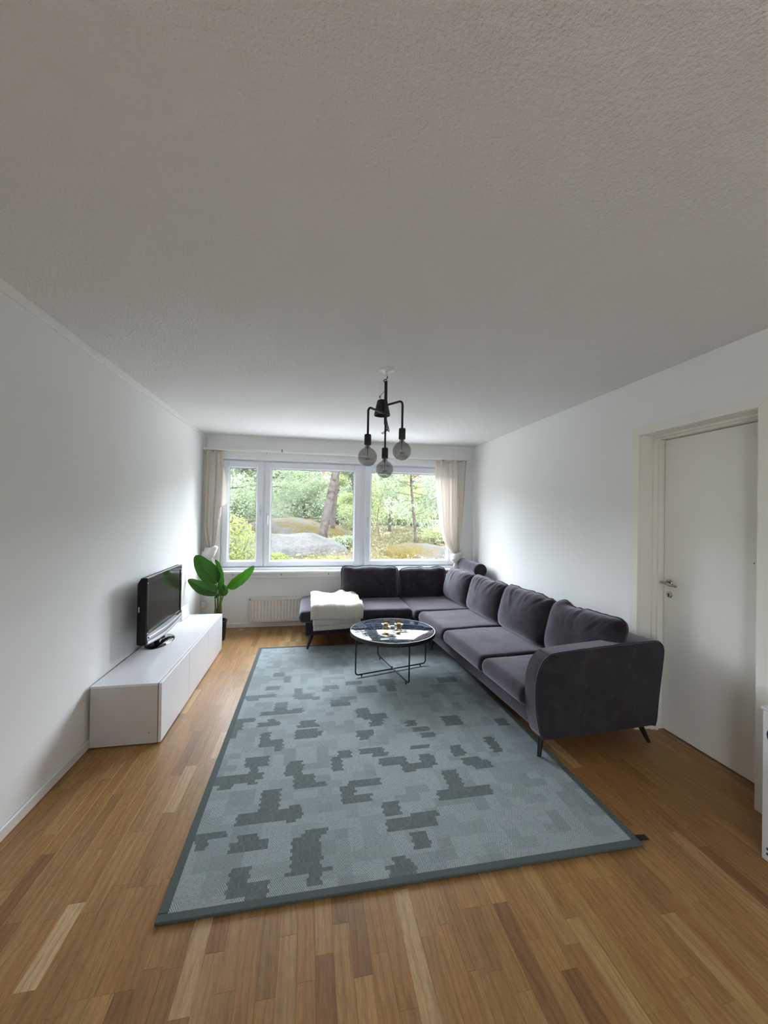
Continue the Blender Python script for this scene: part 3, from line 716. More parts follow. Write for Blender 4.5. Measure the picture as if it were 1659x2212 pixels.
for j in range(ny):
    for i in range(nx):
        x = fx0 + (i + .5) * cx_; y = fy0 + (j + .5) * cyy_
        bx, by = math.floor(x / 0.066), math.floor(y / 0.058)
        n1 = sn(bx * 0.55 + 3.1, by * 0.55, 1.7); n2 = sn(bx * 0.47, by * 0.47 + 9.1, 5.2)
        t = 0.0
        if n1 > 0.08: t = 0.26
        if n2 > 0.30 or (y > 3.5 and n2 > 0.18): t = 0.44
        jit = 0.006 * (rng.random() - 0.5) + (0.004 if (j % 2) else -0.004)
        for (a, b, c, d) in DARK:
            if a + jit < x < c + jit and b < y < d: t = 1.0 if y < 3.1 else 0.85; break
        # towards the sofa side the weave is quieter
        tone[j, i] = t * (0.86 + 0.14 * rng.random())
        dirn[j, i] = 1.0 if sn(bx * 0.35 + 20, by * 0.35, 8.0) + (x - 0.5) * 0.25 > 0.05 else 0.0
V = []; Fq = []; C = []
xs_ = np.linspace(fx0, fx1, nx + 1); ys_ = np.linspace(fy0, fy1, ny + 1)
gx, gy = np.meshgrid(xs_, ys_)
# flat separate quads so that each cell keeps its own tone
I, J = np.meshgrid(np.arange(nx), np.arange(ny))
def cell(di, dj): return np.stack([xs_[I + di], ys_[J + dj], np.full(I.shape, RT)], -1)
V = np.stack([cell(0, 0), cell(1, 0), cell(1, 1), cell(0, 1)], 2).reshape(-1, 3)
Fq = np.arange(len(V)).reshape(-1, 4)
fld = soup('field', V, Fq, 'rug_weave', rug)
ca = fld.data.color_attributes.new('tone', 'FLOAT_COLOR', 'POINT')
cc = np.stack([np.repeat(tone.ravel(), 4), np.repeat(dirn.ravel(), 4), np.zeros(nx * ny * 4), np.ones(nx * ny * 4)], -1)
ca.data.foreach_set('color', cc.astype(np.float32).ravel())
build('backing', MB().box(fx0, fx1, fy0, fy1, 0.001, RT - 0.002), 'rug_binding', rug)
mb = MB()
def bind(x0, x1, y0, y1): mb.box(x0, x1, y0, y1, 0.0008, RT + 0.003, 0.003)
bind(RUG[0], RUG[1], RUG[2], RUG[2] + bw + 0.001); bind(RUG[0], RUG[1], RUG[3] - bw - 0.001, RUG[3])
bind(RUG[0], RUG[0] + bw + 0.001, RUG[2] + bw, RUG[3] - bw); bind(RUG[1] - bw - 0.001, RUG[1], RUG[2] + bw, RUG[3] - bw)
build('binding', mb, 'rug_binding', rug)
mb = MB().prism([(1.522, 1.572), (1.576, 1.568), (1.578, 1.597), (1.522, 1.602)], 'Z', 0.006, 0.0085)
build('maker_tag', mb, 'tag_black', rug)

# ------------------------------------------------------------------ corner sofa
TH = math.radians(3.2)
PV = Vector((2.300, 2.185, 0))
MR = Matrix.Rotation(TH, 3, 'Z')
def Lg(s, t, z): return PV + MR @ Vector((-t, s, z))
sofa = empty('corner_sofa', (1.5, 4.2, 0), 'charcoal velvet corner sofa with chaise along the right wall and window', 'sofa')
SF = 'sofa_fabric'
FT = 0.0098
# frame / base
mb = MB()
base_poly = [(0.10, 0.03), (0.10, 0.885), (2.05, 0.895), (2.30, 0.895), (2.95, 0.4), (2.95, 0.03)]
mb.prism([tuple(Lg(s, t, 0).xy) for s, t in base_poly], 'Z', 0.168, 0.315)
o = build('base', mb, SF, sofa)
b_ = o.modifiers.new('round', 'BEVEL'); b_.width = 0.012; b_.segments = 3
mb = MB().prism([(-0.035, 4.405), (1.40, 4.405), (1.40, 5.22), (-0.030, 5.22)], 'Z', 0.150, 0.315)
o = build('chaise_base', mb, SF, sofa); b_ = o.modifiers.new('round', 'BEVEL'); b_.width = 0.012; b_.segments = 3
# back frame
mb = MB().prism([tuple(Lg(s, t, 0).xy) for s, t in ((0.10, 0.012), (0.10, 0.175), (2.84, 0.175), (2.98, 0.012))], 'Z', 0.17, 0.690)
o = build('back_frame', mb, SF, sofa); b_ = o.modifiers.new('round', 'BEVEL'); b_.width = 0.03; b_.segments = 4
mb = MB().prism([(0.44, 5.085), (2.02, 5.085), (2.10, 5.222), (0.44, 5.222)], 'Z', 0.16, 0.690)
o = build('back_frame', mb, SF, sofa); b_ = o.modifiers.new('round', 'BEVEL'); b_.width = 0.03; b_.segments = 4
# arm with a rounded tapering outline
def smooth_poly(ctrl, n=6):
    P = [Vector((*p, 0)) for p in ctrl]; out = []; m = len(P)
    for i in range(m):
        p0, p1, p2, p3 = P[(i - 1) % m], P[i], P[(i + 1) % m], P[(i + 2) % m]
        for k in range(n):
            t = k / n
            q = 0.5 * ((2 * p1) + (p2 - p0) * t + (2 * p0 - 5 * p1 + 4 * p2 - p3) * t * t + (3 * p1 - p0 - 3 * p2 + p3) * t ** 3)
            out.append((q.x, q.y))
    return out
arm_ctrl = [(0.062, 0.165), (0.040, 0.33), (0.006, 0.58), (0.004, 0.650), (0.030, 0.690), (0.10, 0.700), (0.45, 0.690), (0.80, 0.672), (0.865, 0.655), (0.915, 0.61), (0.945, 0.53), (0.952, 0.45), (0.946, 0.33), (0.925, 0.22), (0.905, 0.170), (0.86, 0.160), (0.48, 0.158), (0.12, 0.160)]
arm_p = smooth_poly(arm_ctrl, 5)
mb = MB().prism(arm_p, 'Y', 0.0, 0.125, tf=lambda q: tuple(Lg(q[1], q[0], q[2])))
arm = build('arm', mb, SF, sofa); b_ = arm.modifiers.new('round', 'BEVEL'); b_.width = 0.012; b_.segments = 3; b_.limit_method = 'ANGLE'; b_.angle_limit = math.radians(50)
arm.data.polygons.foreach_set('use_smooth', [True] * len(arm.data.polygons)); arm.data.set_sharp_from_angle(angle=math.radians(40))
mb = MB().tube([Lg(0.012, t, z) for t, z in arm_p], 0.0055, 6, closed=True)
build('piping', mb, SF, arm, smooth=True)
# seat cushions
def seat_fn(hs, sag=0.012, seed=0.0):
    def fn(q):
        u, v = q.x / hs[0], q.y / hs[1]
        k = (1 - u * u) * (1 - v * v)
        d = sag * k + 0.006 * sn(q.x * 5 + seed, q.y * 5, seed) * (1 if q.z > 0 else 0.3)
        d += 0.003 * sn(q.x * 16 + seed, q.y * 13, seed * 2)
        z = q.z + (d if q.z > -hs[2] * 0.3 else 0)
        e = 0.010 * (1 - abs(q.z) / hs[2]) * (1 if abs(u) > 0.85 or abs(v) > 0.85 else 0)
        return Vector((q.x * (1 + e / hs[0]), q.y * (1 + e / hs[1]), z))
    return fn
def seat(name, s0, s1, t0, t1, z0, z1, seed):
    hs = ((t1 - t0) / 2, (s1 - s0) / 2, (z1 - z0) / 2)
    mb = MB().rbox(Lg((s0 + s1) / 2, (t0 + t1) / 2, (z0 + z1) / 2), hs, 0.042, 16, MR, seat_fn(hs, 0.014, seed))
    return build(name, mb, SF, sofa, smooth='all')
seat('seat_cushion', 0.128, 0.662, 0.20, 0.965, 0.300, 0.428, 1.0)
seat('seat_cushion', 0.664, 1.400, 0.20, 0.972, 0.300, 0.430, 2.3)
seat('seat_cushion', 1.402, 2.100, 0.20, 0.978, 0.300, 0.430, 3.7)
def seat_w(x0, x1, y0, y1, z0, z1, seed, sag=0.012):
    hs = ((x1 - x0) / 2, (y1 - y0) / 2, (z1 - z0) / 2)
    mb = MB().rbox(((x0 + x1) / 2, (y0 + y1) / 2, (z0 + z1) / 2), hs, 0.042, 16, None, seat_fn(hs, sag, seed))
    return build('seat_cushion', mb, SF, sofa, smooth='all')
seat_w(-0.095, 1.172, 4.352, 5.215, 0.298, 0.428, 5.1)
seat_w(1.176, 2.02, 4.262, 5.10, 0.300, 0.428, 6.4)
# back cushions
def pillow(c, W, Hh, Tk, rotz, lean, seed, droop=0.0, wr=1.0, n=52):
    """local x = normal (front is -x), y = width, z = height"""
    M = Matrix.Rotation(rotz, 3, 'Z') @ Matrix.Rotation(lean, 3, 'Y')
    c = Vector(c)
    rc = random.Random(int(seed * 100)); creases = []
    for q_ in range(14):
        uc = rc.uniform(-0.95, 0.95)
        creases.append((uc, -0.55 * uc * rc.uniform(0.2, 1.2), rc.uniform(0.35, 1.1), rc.uniform(0.025, 0.055), rc.uniform(0.004, 0.011)))
    def pos(u, v, side):
        au, av = abs(u), abs(v)
        e = 0.026
        body = max(0.0, (1 - au ** 3.2) * (1 - av ** 2.8)) ** 0.5
        th = e * (1 - max(au, av) ** 14) + (Tk / 2 - e) * body
        yy = W / 2 * u * (1 - 0.075 * av ** 9 - 0.02 * (1 - av * av)); zz = Hh / 2 * v * (1 - 0.10 * au ** 9)
        zz -= droop * (1 - u * u) * max(0, v) ** 2 * 0.5
        zz += (0.022 * sn(u * 2.2 + seed, 0.3, seed) + 0.008 * sn(u * 7 + seed, 0.3, seed)) * max(0, v) ** 3
        w = 0.004 * sn(u * 3 + seed, v * 3, seed) 
        w += 0.012 * sn(u * 1.3 + seed, v * 1.3 + 4, seed)
        # creases running down from the top seam and out of the corners
        for (uc, sl, ln_, wd, dp) in creases:
            q = (u - uc - sl * (1 - v)) / wd
            if abs(q) < 3: w -= wr * dp * math.exp(-q * q) * max(0.0, 1 - (1 - v) / ln_)
            q = (u - uc - sl * (1 - v) - 2.1 * wd) / wd
            if abs(q) < 3: w += wr * 0.6 * dp * math.exp(-q * q) * max(0.0, 1 - (1 - v) / ln_)
        x = (-th - w * body) if side < 0 else (th * 0.75)
        return c + M @ Vector((x, yy, zz))
    mb = MB(); ts = [math.sin(math.pi / 2 * (-1 + 2 * i / n)) for i in range(n + 1)]
    ts = [0.55 * a + 0.45 * (-1 + 2 * i / n) for i, a in enumerate(ts)]
    m = n + 1
    v = [pos(a, b, -1) for b in ts for a in ts]; f = []
    for j in range(n):
        for i in range(n): f.append((j * m + i, (j + 1) * m + i, (j + 1) * m + i + 1, j * m + i + 1))
    k = len(v); v += [pos(a, b, 1) for b in ts for a in ts]
    for j in range(n):
        for i in range(n): f.append((k + j * m + i, k + j * m + i + 1, k + (j + 1) * m + i + 1, k + (j + 1) * m + i))
    rim = [(i, 0) for i in range(m)] + [(n, j) for j in range(1, m)] + [(i, n) for i in range(n - 1, -1, -1)] + [(0, j) for j in range(n - 1, 0, -1)]
    for q in range(len(rim)):
        a = rim[q][1] * m + rim[q][0]; b = rim[(q + 1) % len(rim)]; b = b[1] * m + b[0]
        f.append((a, b, k + b, k + a))
    mb.add(v, f)
    o = build('back_cushion', mb, SF, sofa, smooth='all')
    pts = [pos(ts[i], ts[j], -1) * 0.5 + pos(ts[i], ts[j], 1) * 0.5 + M @ Vector((-0.012, 0, 0)) for i, j in rim]
    mp = MB().tube(pts, 0.0065, 6, closed=True)
    build('piping', mp, SF, o, smooth='all')
    return o
# along the right wall (front faces -X): lean so that the top sits further back
LEAN = math.radians(14)
for (s0, s1, hh, tk, zc, tt, sd, dr) in ((0.040, 0.735, 0.420, 0.28, 0.624, 0.295, 0.4, 0.012), (0.705, 1.425, 0.420, 0.28, 0.628, 0.310, 1.9, 0.02), (1.400, 2.120, 0.420, 0.28, 0.628, 0.305, 3.3, 0.02), (2.115, 2.790, 0.410, 0.28, 0.625, 0.305, 4.2, 0.03)):
    pillow(Lg((s0 + s1) / 2, tt, zc), s1 - s0, hh, tk, TH, LEAN, sd, dr, 1.5)
# along the window (front faces -Y)
for (x0, x1, hh, zc, sd) in ((0.395, 1.150, 0.425, 0.620, 7.7), (1.155, 1.80, 0.400, 0.608, 8.8)):
    pillow(((x0 + x1) / 2, 5.012, zc), x1 - x0, hh, 0.21, math.pi / 2, math.radians(9), sd, 0.006, 0.5)
# legs
def sleg(top, foot, z0):
    build('leg', MB().tube([top, foot], [0.024, 0.012], 12), 'leg_black', sofa, smooth=True)
sleg((1.462, 2.255, 0.185), (1.425, 2.222, FT), 0)
sleg((2.190, 2.315, 0.185), (2.262, 2.262, 0.0004), 0)
sleg((0.045, 4.455, 0.17), (-0.010, 4.385, FT), 0)
sleg((0.045, 5.15, 0.17), (-0.005, 5.19, 0.0004), 0)
sleg((1.36, 4.20, 0.19), (1.34, 4.17, FT), 0)
sleg((2.02, 5.05, 0.19), (2.06, 5.09, 0.0004), 0)
# bolster
A, B = Vector((2.155, 4.700, 0.800)), Vector((2.135, 5.262, 0.815)); ax = (B - A).normalized(); ln = (B - A).length
bol = empty('bolster_cushion', A, 'charcoal cylindrical bolster lying on top of the sofa back in the corner', 'cushion')
R_ = 0.084
prof = [(0.0, 0.004), (R_ * 0.7, 0.001), (R_ - 0.004, 0.0), (R_, 0.006)] + [(R_ * (1 + 0.012 * math.sin(k * 1.7)), 0.006 + (ln - 0.012) * k / 14) for k in range(1, 14)] + [(R_, ln - 0.006), (R_ - 0.004, ln), (R_ * 0.7, ln - 0.001), (0.0, ln - 0.004)]
o = build('roll', MB().lathe(prof, A, 40, ax), SF, bol, smooth=True)
ring_p = [A + ax * 0.003 + R_ * (math.cos(t) * ax.orthogonal().normalized() + math.sin(t) * ax.cross(ax.orthogonal().normalized())) for t in np.linspace(0, 2 * math.pi, 40, endpoint=False)]
build('piping', MB().tube(ring_p, 0.004, 6, closed=True), SF, o, smooth='all')
mb = MB().box(2.115, 2.165, 4.80, 5.12, 0.690, 0.726, 0.004)
build('counterweight_flap', mb, SF, bol)

# ------------------------------------------------------------------ folded blanket over the chaise
bl = empty('folded_blanket', (0.30, 4.36, 0.43), 'cream ribbed blanket folded in layers over the front edge of the chaise', 'blanket')
def sheet(name, x0, x1, path, th, seed, rib=0.0155, hem=0.02, skew=0.0, wrinkle=0.0):
    # path: list of (y,z) outer centre line from the back to the hanging hem
    P = [Vector((0, y, z)) for y, z in path]
    D = [0.0]
    for i in range(1, len(P)): D.append(D[-1] + (P[i] - P[i - 1]).length)
    NU = int((x1 - x0) / rib * 6); NV = 34
    def cl(t):
        d = t * D[-1]
        return Vector((0, interp(D, [p.y for p in P], d), interp(D, [p.z for p in P], d)))
    rows = []
    loop = []
    for j in range(NV + 1):
        t = j / NV; p = cl(t); q = cl(min(1, t + 0.02)); r = cl(max(0, t - 0.02)); tg = (q - r).normalized(); nrm = Vector((0, tg.z, -tg.y))
        if nrm.z < 0 and t < 0.4: nrm = -nrm
        if t >= 0.4 and nrm.y > 0: nrm = -nrm
        loop.append((p, nrm, t))
    ring_ = [(p, nrm, t, 1) for p, nrm, t in loop] + [(loop[-1][0] + Vector((0, 0, -th * 0.55)), Vector((0, 0, -1)), 1.0, 0)] + [(p, nrm, t, -1) for p, nrm, t in reversed(loop)] + [(loop[0][0] + Vector((0, th * 0.5, 0)), Vector((0, 1, 0)), 0.0, 0)]
    V = []
    for (p, nrm, t, sd) in ring_:
        for i in range(NU + 1):
            u = i / NU; x = x0 + (x1 - x0) * u
            edge = min(1.0, min(u, 1 - u) * 22) ** 0.5
            rb = 0.0032 * abs(math.cos(math.pi * (x - x0) / rib)) if sd >= 0 else 0
            w = wrinkle * (0.020 * sn(u * 3 + seed, t * 4, seed) + 0.012 * sn(u * 7 + seed, t * 9, seed + 2) + 0.006 * math.sin((u * 1.4 + t) * 17 + seed)) * (1 if t < 0.72 else 0.4)
            hm = (hem * sn(u * 2.2 + seed, 0.7, seed) + skew * (u - 0.5)) * max(0, (t - 0.62) / 0.38)
            o_ = th / 2 * edge
            q = p + nrm * ((o_ + rb + w) if sd > 0 else (-o_ + w if sd < 0 else rb)) + Vector((x + 0.010 * sn(t * 5 + seed, u * 1.3), 0, hm))
            V.append(q)
    m = NU + 1; Fq = []
    nr = len(ring_)
    for j in range(nr):
        jj = (j + 1) % nr
        for i in range(NU): Fq.append((j * m + i, j * m + i + 1, jj * m + i + 1, jj * m + i))
    caps = []
    mb = MB(); mb.add(V, Fq); mb.f.append(tuple(j * m for j in range(nr))); mb.f.append(tuple(j * m + NU for j in range(nr - 1, -1, -1)))
    return build(name, mb, 'blanket_cream', bl, smooth='all')
def over(front, top, hem_z, back): return [(back, top), (4.62, top + 0.003), (4.44, top), (front + 0.035, top - 0.006), (front + 0.010, top - 0.024), (front, top - 0.055), (front, (top + hem_z) / 2), (front + 0.004, hem_z)]
sheet('fold', 0.052, 0.560, over(4.324, 0.452, 0.246, 4.96), 0.022, 1.2, hem=0.006, skew=0.022)
sheet('fold', 0.045, 0.566, over(4.298, 0.476, 0.306, 4.94), 0.022, 2.7, hem=0.006, skew=0.020)
sheet('fold', 0.020, 0.590, over(4.266, 0.504, 0.368, 4.95), 0.028, 4.4, hem=0.016, skew=0.006, wrinkle=1.3)

# ------------------------------------------------------------------ coffee table
TC = Vector((0.790, 3.662, 0)); TZ = 0.405; TR = 0.405
tb = empty('coffee_table', (TC.x, TC.y, 0), 'round coffee table with dark marbled glass top and black wire legs', 'table')
build('table_top', MB().lathe([(0, TZ - 0.008), (TR - 0.009, TZ - 0.008), (TR - 0.008, TZ - 0.001), (TR - 0.010, TZ), (0, TZ)], TC, 96), 'marble_glass', tb, smooth=True)
rm = build('rim', MB().lathe([(TR - 0.03, TZ - 0.036), (TR - 0.004, TZ - 0.036), (TR, TZ - 0.032), (TR, TZ - 0.006), (TR - 0.0005, TZ - 0.004), (TR - 0.0075, TZ - 0.004), (TR - 0.0078, TZ - 0.009), (TR - 0.03, TZ - 0.009), (TR - 0.03, TZ - 0.036)], TC, 96), 'black_metal', tb, smooth=True)
build('rim_edge', MB().lathe([(TR - 0.0075, TZ - 0.004), (TR - 0.0005, TZ - 0.004), (TR - 0.0016, TZ + 0.0004), (TR - 0.0072, TZ + 0.0004), (TR - 0.0075, TZ - 0.004)], TC, 96), 'dull_steel', rm, smooth=True)
RL = 0.374; a0 = math.atan2(0.2, 0.73)
def rod(ang, zoff):
    d = Vector((math.cos(ang), math.sin(ang), 0)); zf = 0.030 + zoff; rr = 0.03
    pts = [TC + d * RL + Vector((0, 0, TZ - 0.034)), TC + d * RL + Vector((0, 0, zf + rr))]
    pts += [TC + d * (RL - rr + rr * math.cos(t)) + Vector((0, 0, zf + rr - rr * math.sin(t))) for t in np.linspace(0.3, math.pi / 2, 5)]
    pts += [TC - d * (RL - rr) + Vector((0, 0, zf))]
    pts += [TC - d * (RL - rr + rr * math.sin(t)) + Vector((0, 0, zf + rr - rr * math.cos(t))) for t in np.linspace(0.3, math.pi / 2, 5)]
    pts += [TC - d * RL + Vector((0, 0, TZ - 0.034))]
    lg = build('leg_frame', MB().tube(pts, 0.0068, 10), 'black_metal', tb, smooth=True)
    for sg in (1, -1):
        q = TC + sg * d * (RL - 0.06); build('foot', MB().tube([q + Vector((0, 0, FT)), q + Vector((0, 0, zf))], 0.006, 8), 'black_metal', lg)
rod(a0, 0.0); rod(a0 + math.radians(86), 0.011)
build('centre_pin', MB().tube([TC + Vector((0, 0, 0.022)), TC + Vector((0, 0, 0.056))], 0.007, 8), 'black_metal', tb)
# candle holders: hourglass glass
def holder(x, y, mat, label, sc_=1.0):
    h = empty('candle_holder', (x, y, TZ + 0.0005), label, 'candle holder', 'glass candle holders on the coffee table')
    z = TZ + 0.0005
    pr = [(0.0, 0.0), (0.030, 0.0), (0.0315, 0.004), (0.030, 0.010), (0.022, 0.020), (0.0195, 0.030), (0.021, 0.044), (0.028, 0.062), (0.0345, 0.080), (0.0355, 0.083), (0.033, 0.083), (0.026, 0.064), (0.018, 0.048), (0.0, 0.046)]
    build('bowl', MB().lathe([(r * sc_, zz * sc_ + z) for r, zz in pr], (x, y, 0), 14), mat, h, smooth=False)
    build('collar', MB().lathe([(0.020 * sc_, z + 0.026 * sc_), (0.036 * sc_, z + 0.046 * sc_), (0.037 * sc_, z + 0.050 * sc_), (0.022 * sc_, z + 0.046 * sc_)], (x, y, 0), 12), mat, h)
    build('candle', MB().lathe([(0.0, z + 0.048 * sc_), (0.017 * sc_, z + 0.048 * sc_), (0.017 * sc_, z + 0.058 * sc_), (0.0, z + 0.058 * sc_)], (x, y, 0), 14), 'sill_white', h)
holder(0.722, 3.650, 'amber_glass', 'pale amber glass candle holder, left one at the back of the trio', 1.15)
holder(0.844, 3.630, 'amber_glass', 'brownish amber glass candle holder, right one at the back of the trio', 1.15)
holder(0.765, 3.552, 'clear_glass', 'clear glass candle holder standing in front of the two amber ones', 1.15)

# ------------------------------------------------------------------ TV bench
bx0, bx1, by0, by1, bz = -1.338, -0.948, 2.755, 4.535, 0.392
bn = empty('tv_bench', ((bx0 + bx1) / 2, (by0 + by1) / 2, 0), 'long low white media bench with three flat doors against the left wall', 'bench')
build('top_panel', MB().box(bx0, bx1, by0, by1, bz - 0.016, bz, 0.0015), 'bench_white', bn)
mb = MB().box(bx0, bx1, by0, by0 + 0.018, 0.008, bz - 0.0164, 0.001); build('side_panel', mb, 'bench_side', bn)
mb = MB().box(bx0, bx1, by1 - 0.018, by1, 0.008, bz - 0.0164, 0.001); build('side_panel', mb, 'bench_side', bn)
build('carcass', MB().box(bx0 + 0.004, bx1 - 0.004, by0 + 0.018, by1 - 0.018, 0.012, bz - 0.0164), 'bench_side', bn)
for fxx in (bx0 + 0.03, bx1 - 0.05):
    for fy in (by0 + 0.03, (by0 + by1) / 2, by1 - 0.05): build('glide', MB().box(fxx, fxx + 0.02, fy, fy + 0.02, 0.0003, 0.012), 'black_plastic', bn)
dw = (by1 - by0) / 3
for k in range(3):
    build('door', MB().box(bx1 + 0.0045, bx1 + 0.0225, by0 + dw * k + 0.0014, by0 + dw * (k + 1) - 0.0014, 0.010, bz - 0.001, 0.0015), 'bench_white', bn)
build('screw_dent', MB().lathe([(0.0, 0), (0.005, 0), (0.004, 0.0008), (0, 0.0008)], (-0.995, by0, 0.075), 10, (0, -1, 0)), 'grey_plastic', bn)

# ------------------------------------------------------------------ television
tv = empty('television', (-1.235, 3.585, bz), 'black flat television on an oval stand on the white bench', 'television')
TX, TY0, TY1, TZ0, TZ1 = -1.190, 3.190, 3.985, 0.500, 1.000
# shell with a chamfered back and a bottom edge that dips in the middle
def tvrow(x, ins_t, ins_b, ins_s, dip):
    out = []; n = 16
    for k in range(n + 1): out.append((x, TY0 + ins_s + (TY1 - TY0 - 2 * ins_s) * k / n, TZ0 + ins_b - dip * math.sin(math.pi * k / n)))
    for k in range(n + 1): out.append((x, TY1 - ins_s - (TY1 - TY0 - 2 * ins_s) * k / n, TZ1 - ins_t))
    return out
rows = [tvrow(TX, 0, 0, 0, 0.034), tvrow(TX - 0.034, 0, 0, 0, 0.034), tvrow(TX - 0.062, 0.045, 0.004, 0.006, 0.02), tvrow(TX - 0.085, 0.10, 0.03, 0.10, 0.0)]
mb = MB(); m = len(rows[0]); mb.v = [p for r in rows for p in r]
for j in range(3):
    for i in range(m): mb.f.append((j * m + i, j * m + (i + 1) % m, (j + 1) * m + (i + 1) % m, (j + 1) * m + i))
mb.f.append(tuple(range(m - 1, -1, -1))); mb.f.append(tuple(3 * m + i for i in range(m)))
shell = build('shell', mb, 'black_plastic', tv)
bz_ = MB()
n = 16
def fr_pt(y, z): return (TX, y, z)
# front bezel plate, with the lower lip silver
bz_.box(TX, TX + 0.008, TY0, TY1, TZ1 - 0.040, TZ1, 0.002).box(TX, TX + 0.008, TY0, TY0 + 0.034, TZ0 + 0.075, TZ1 - 0.040, 0.002).box(TX, TX + 0.008, TY1 - 0.034, TY1, TZ0 + 0.075, TZ1 - 0.040, 0.002)
build('bezel', bz_, 'gloss_black', tv)
build('top_edge', MB().box(TX - 0.004, TX + 0.0075, TY0, TY1, TZ1, TZ1 + 0.003), 'silver', tv)
build('screen', MB().box(TX, TX + 0.003, TY0 + 0.034, TY1 - 0.034, TZ0 + 0.075, TZ1 - 0.040), 'screen', tv)
poly = [(TY0 + 0.002, TZ0 + 0.003)] + [(TY0 + (TY1 - TY0) * k / n, TZ0 + 0.003 - 0.034 * math.sin(math.pi * k / n)) for k in range(1, n)] + [(TY1 - 0.002, TZ0 + 0.003), (TY1, TZ0 + 0.074), (TY0, TZ0 + 0.074)]
lp = build('lower_bezel', MB().prism(poly, 'X', TX, TX + 0.012), 'gloss_black', tv)
def bow(y): return 0.034 * math.sin(math.pi * (y - TY0) / (TY1 - TY0))
gb = MB().tube([(TX + 0.013, y, TZ0 + 0.050 - 0.5 * bow(y)) for y in np.linspace(TY0 + 0.03, TY1 - 0.03, 17)], 0.006, 8)
build('trim_line', gb, 'silver', lp, smooth=True)
gb = MB()
for y0_, y1_ in zip(np.linspace(TY0 + 0.01, TY1 - 0.01, 17)[:-1], np.linspace(TY0 + 0.01, TY1 - 0.01, 17)[1:]):
    gb.add([(TX + 0.0128, y0_, TZ0 + 0.010 - bow(y0_)), (TX + 0.0128, y1_, TZ0 + 0.010 - bow(y1_)), (TX + 0.0150, y1_, TZ0 + 0.026 - 0.8 * bow(y1_)), (TX + 0.0150, y0_, TZ0 + 0.026 - 0.8 * bow(y0_)), (TX + 0.0128, y1_, TZ0 + 0.032 - 0.7 * bow(y1_)), (TX + 0.0128, y0_, TZ0 + 0.032 - 0.7 * bow(y0_))], [(0, 1, 2, 3), (3, 2, 4, 5)])
build('speaker_strip', gb, 'silver', lp)
nk = MB().rbox((-1.232, 3.60, 0.450), (0.022, 0.07, 0.055), 0.012, 4); build('neck', nk, 'gloss_black', tv, smooth='all')
el = MB(); 
def elp(u, v):
    a = 2 * math.pi * u; r = [0.0, 0.55, 0.85, 0.97, 1.0, 0.99, 0.0][v]; z = [0.030, 0.026, 0.018, 0.010, 0.005, 0.0, 0.0][v]
    return (-1.235 + 0.098 * r * math.cos(a), 3.625 + 0.195 * r * math.sin(a), bz + 0.0004 + z)
nn = 40; vv = [elp(i / nn, j) for j in range(7) for i in range(nn)]
ff = [(j * nn + i, j * nn + (i + 1) % nn, (j + 1) * nn + (i + 1) % nn, (j + 1) * nn + i) for j in range(6) for i in range(nn)]
el.add(vv, ff); build('stand_base', el, 'gloss_black', tv, smooth=True)
build('side_mark', MB().box(TX - 0.052, TX - 0.045, TY0 + 0.0012, TY0 + 0.0035, 0.745, 0.785), 'mark_grey', tv)

# ------------------------------------------------------------------ router leaning by the wall
rt = empty('router', (-1.262, 4.37, bz), 'flat white router standing upright beside the television on the bench', 'router')
MT = Matrix.Rotation(math.radians(-8), 3, 'Y')
mb = MB().rbox((-1.268, 4.375, bz + 0.066), (0.012, 0.122, 0.064), 0.011, 5, MT); rb = build('body', mb, 'white_plastic', rt, smooth='all')
o3 = Vector((-1.268, 4.375, bz + 0.066))
def rp(x, y, z): return tuple(o3 + MT @ Vector((x, y, z)))
mb = MB().add([rp(0.0125, -0.09, 0.0365), rp(0.0125, 0.095, 0.0365), rp(0.0125, 0.095, 0.039), rp(0.0125, -0.09, 0.039)], [(0, 1, 2, 3)]); build('status_line', mb, 'mark_grey', rb)
mb = MB().add([rp(0.0125, 0.02, -0.016), rp(0.0125, 0.04, -0.016), rp(0.0125, 0.04, -0.0135), rp(0.0125, 0.02, -0.0135)], [(0, 1, 2, 3)]); build('small_mark', mb, 'mark_grey', rb)

# ------------------------------------------------------------------ white box by the door
bxw = empty('white_box', (2.15, 1.15, 0), 'tall white cardboard box beside the door at the right edge', 'box')
build('body', MB().box(2.000, 2.296, 0.86, 1.408, 0.0006, 0.664, 0.003), 'cardboard_white', bxw)
build('lid', MB().box(1.994, 2.299, 0.856, 1.414, 0.660, 0.672, 0.003), 'cardboard_white', bxw)
build('round_mark', MB().lathe([(0.0, 0), (0.040, 0), (0.040, 0.0006), (0, 0.0006)], (2.0005, 1.352, 0.556), 28, (-1, 0, 0)), 'mark_blue', bxw)
for zz in (0.052, 0.030): build('print_line', MB().box(1.9993, 2.0, 1.26, 1.388, zz, zz + 0.010), 'mark_blue', bxw)
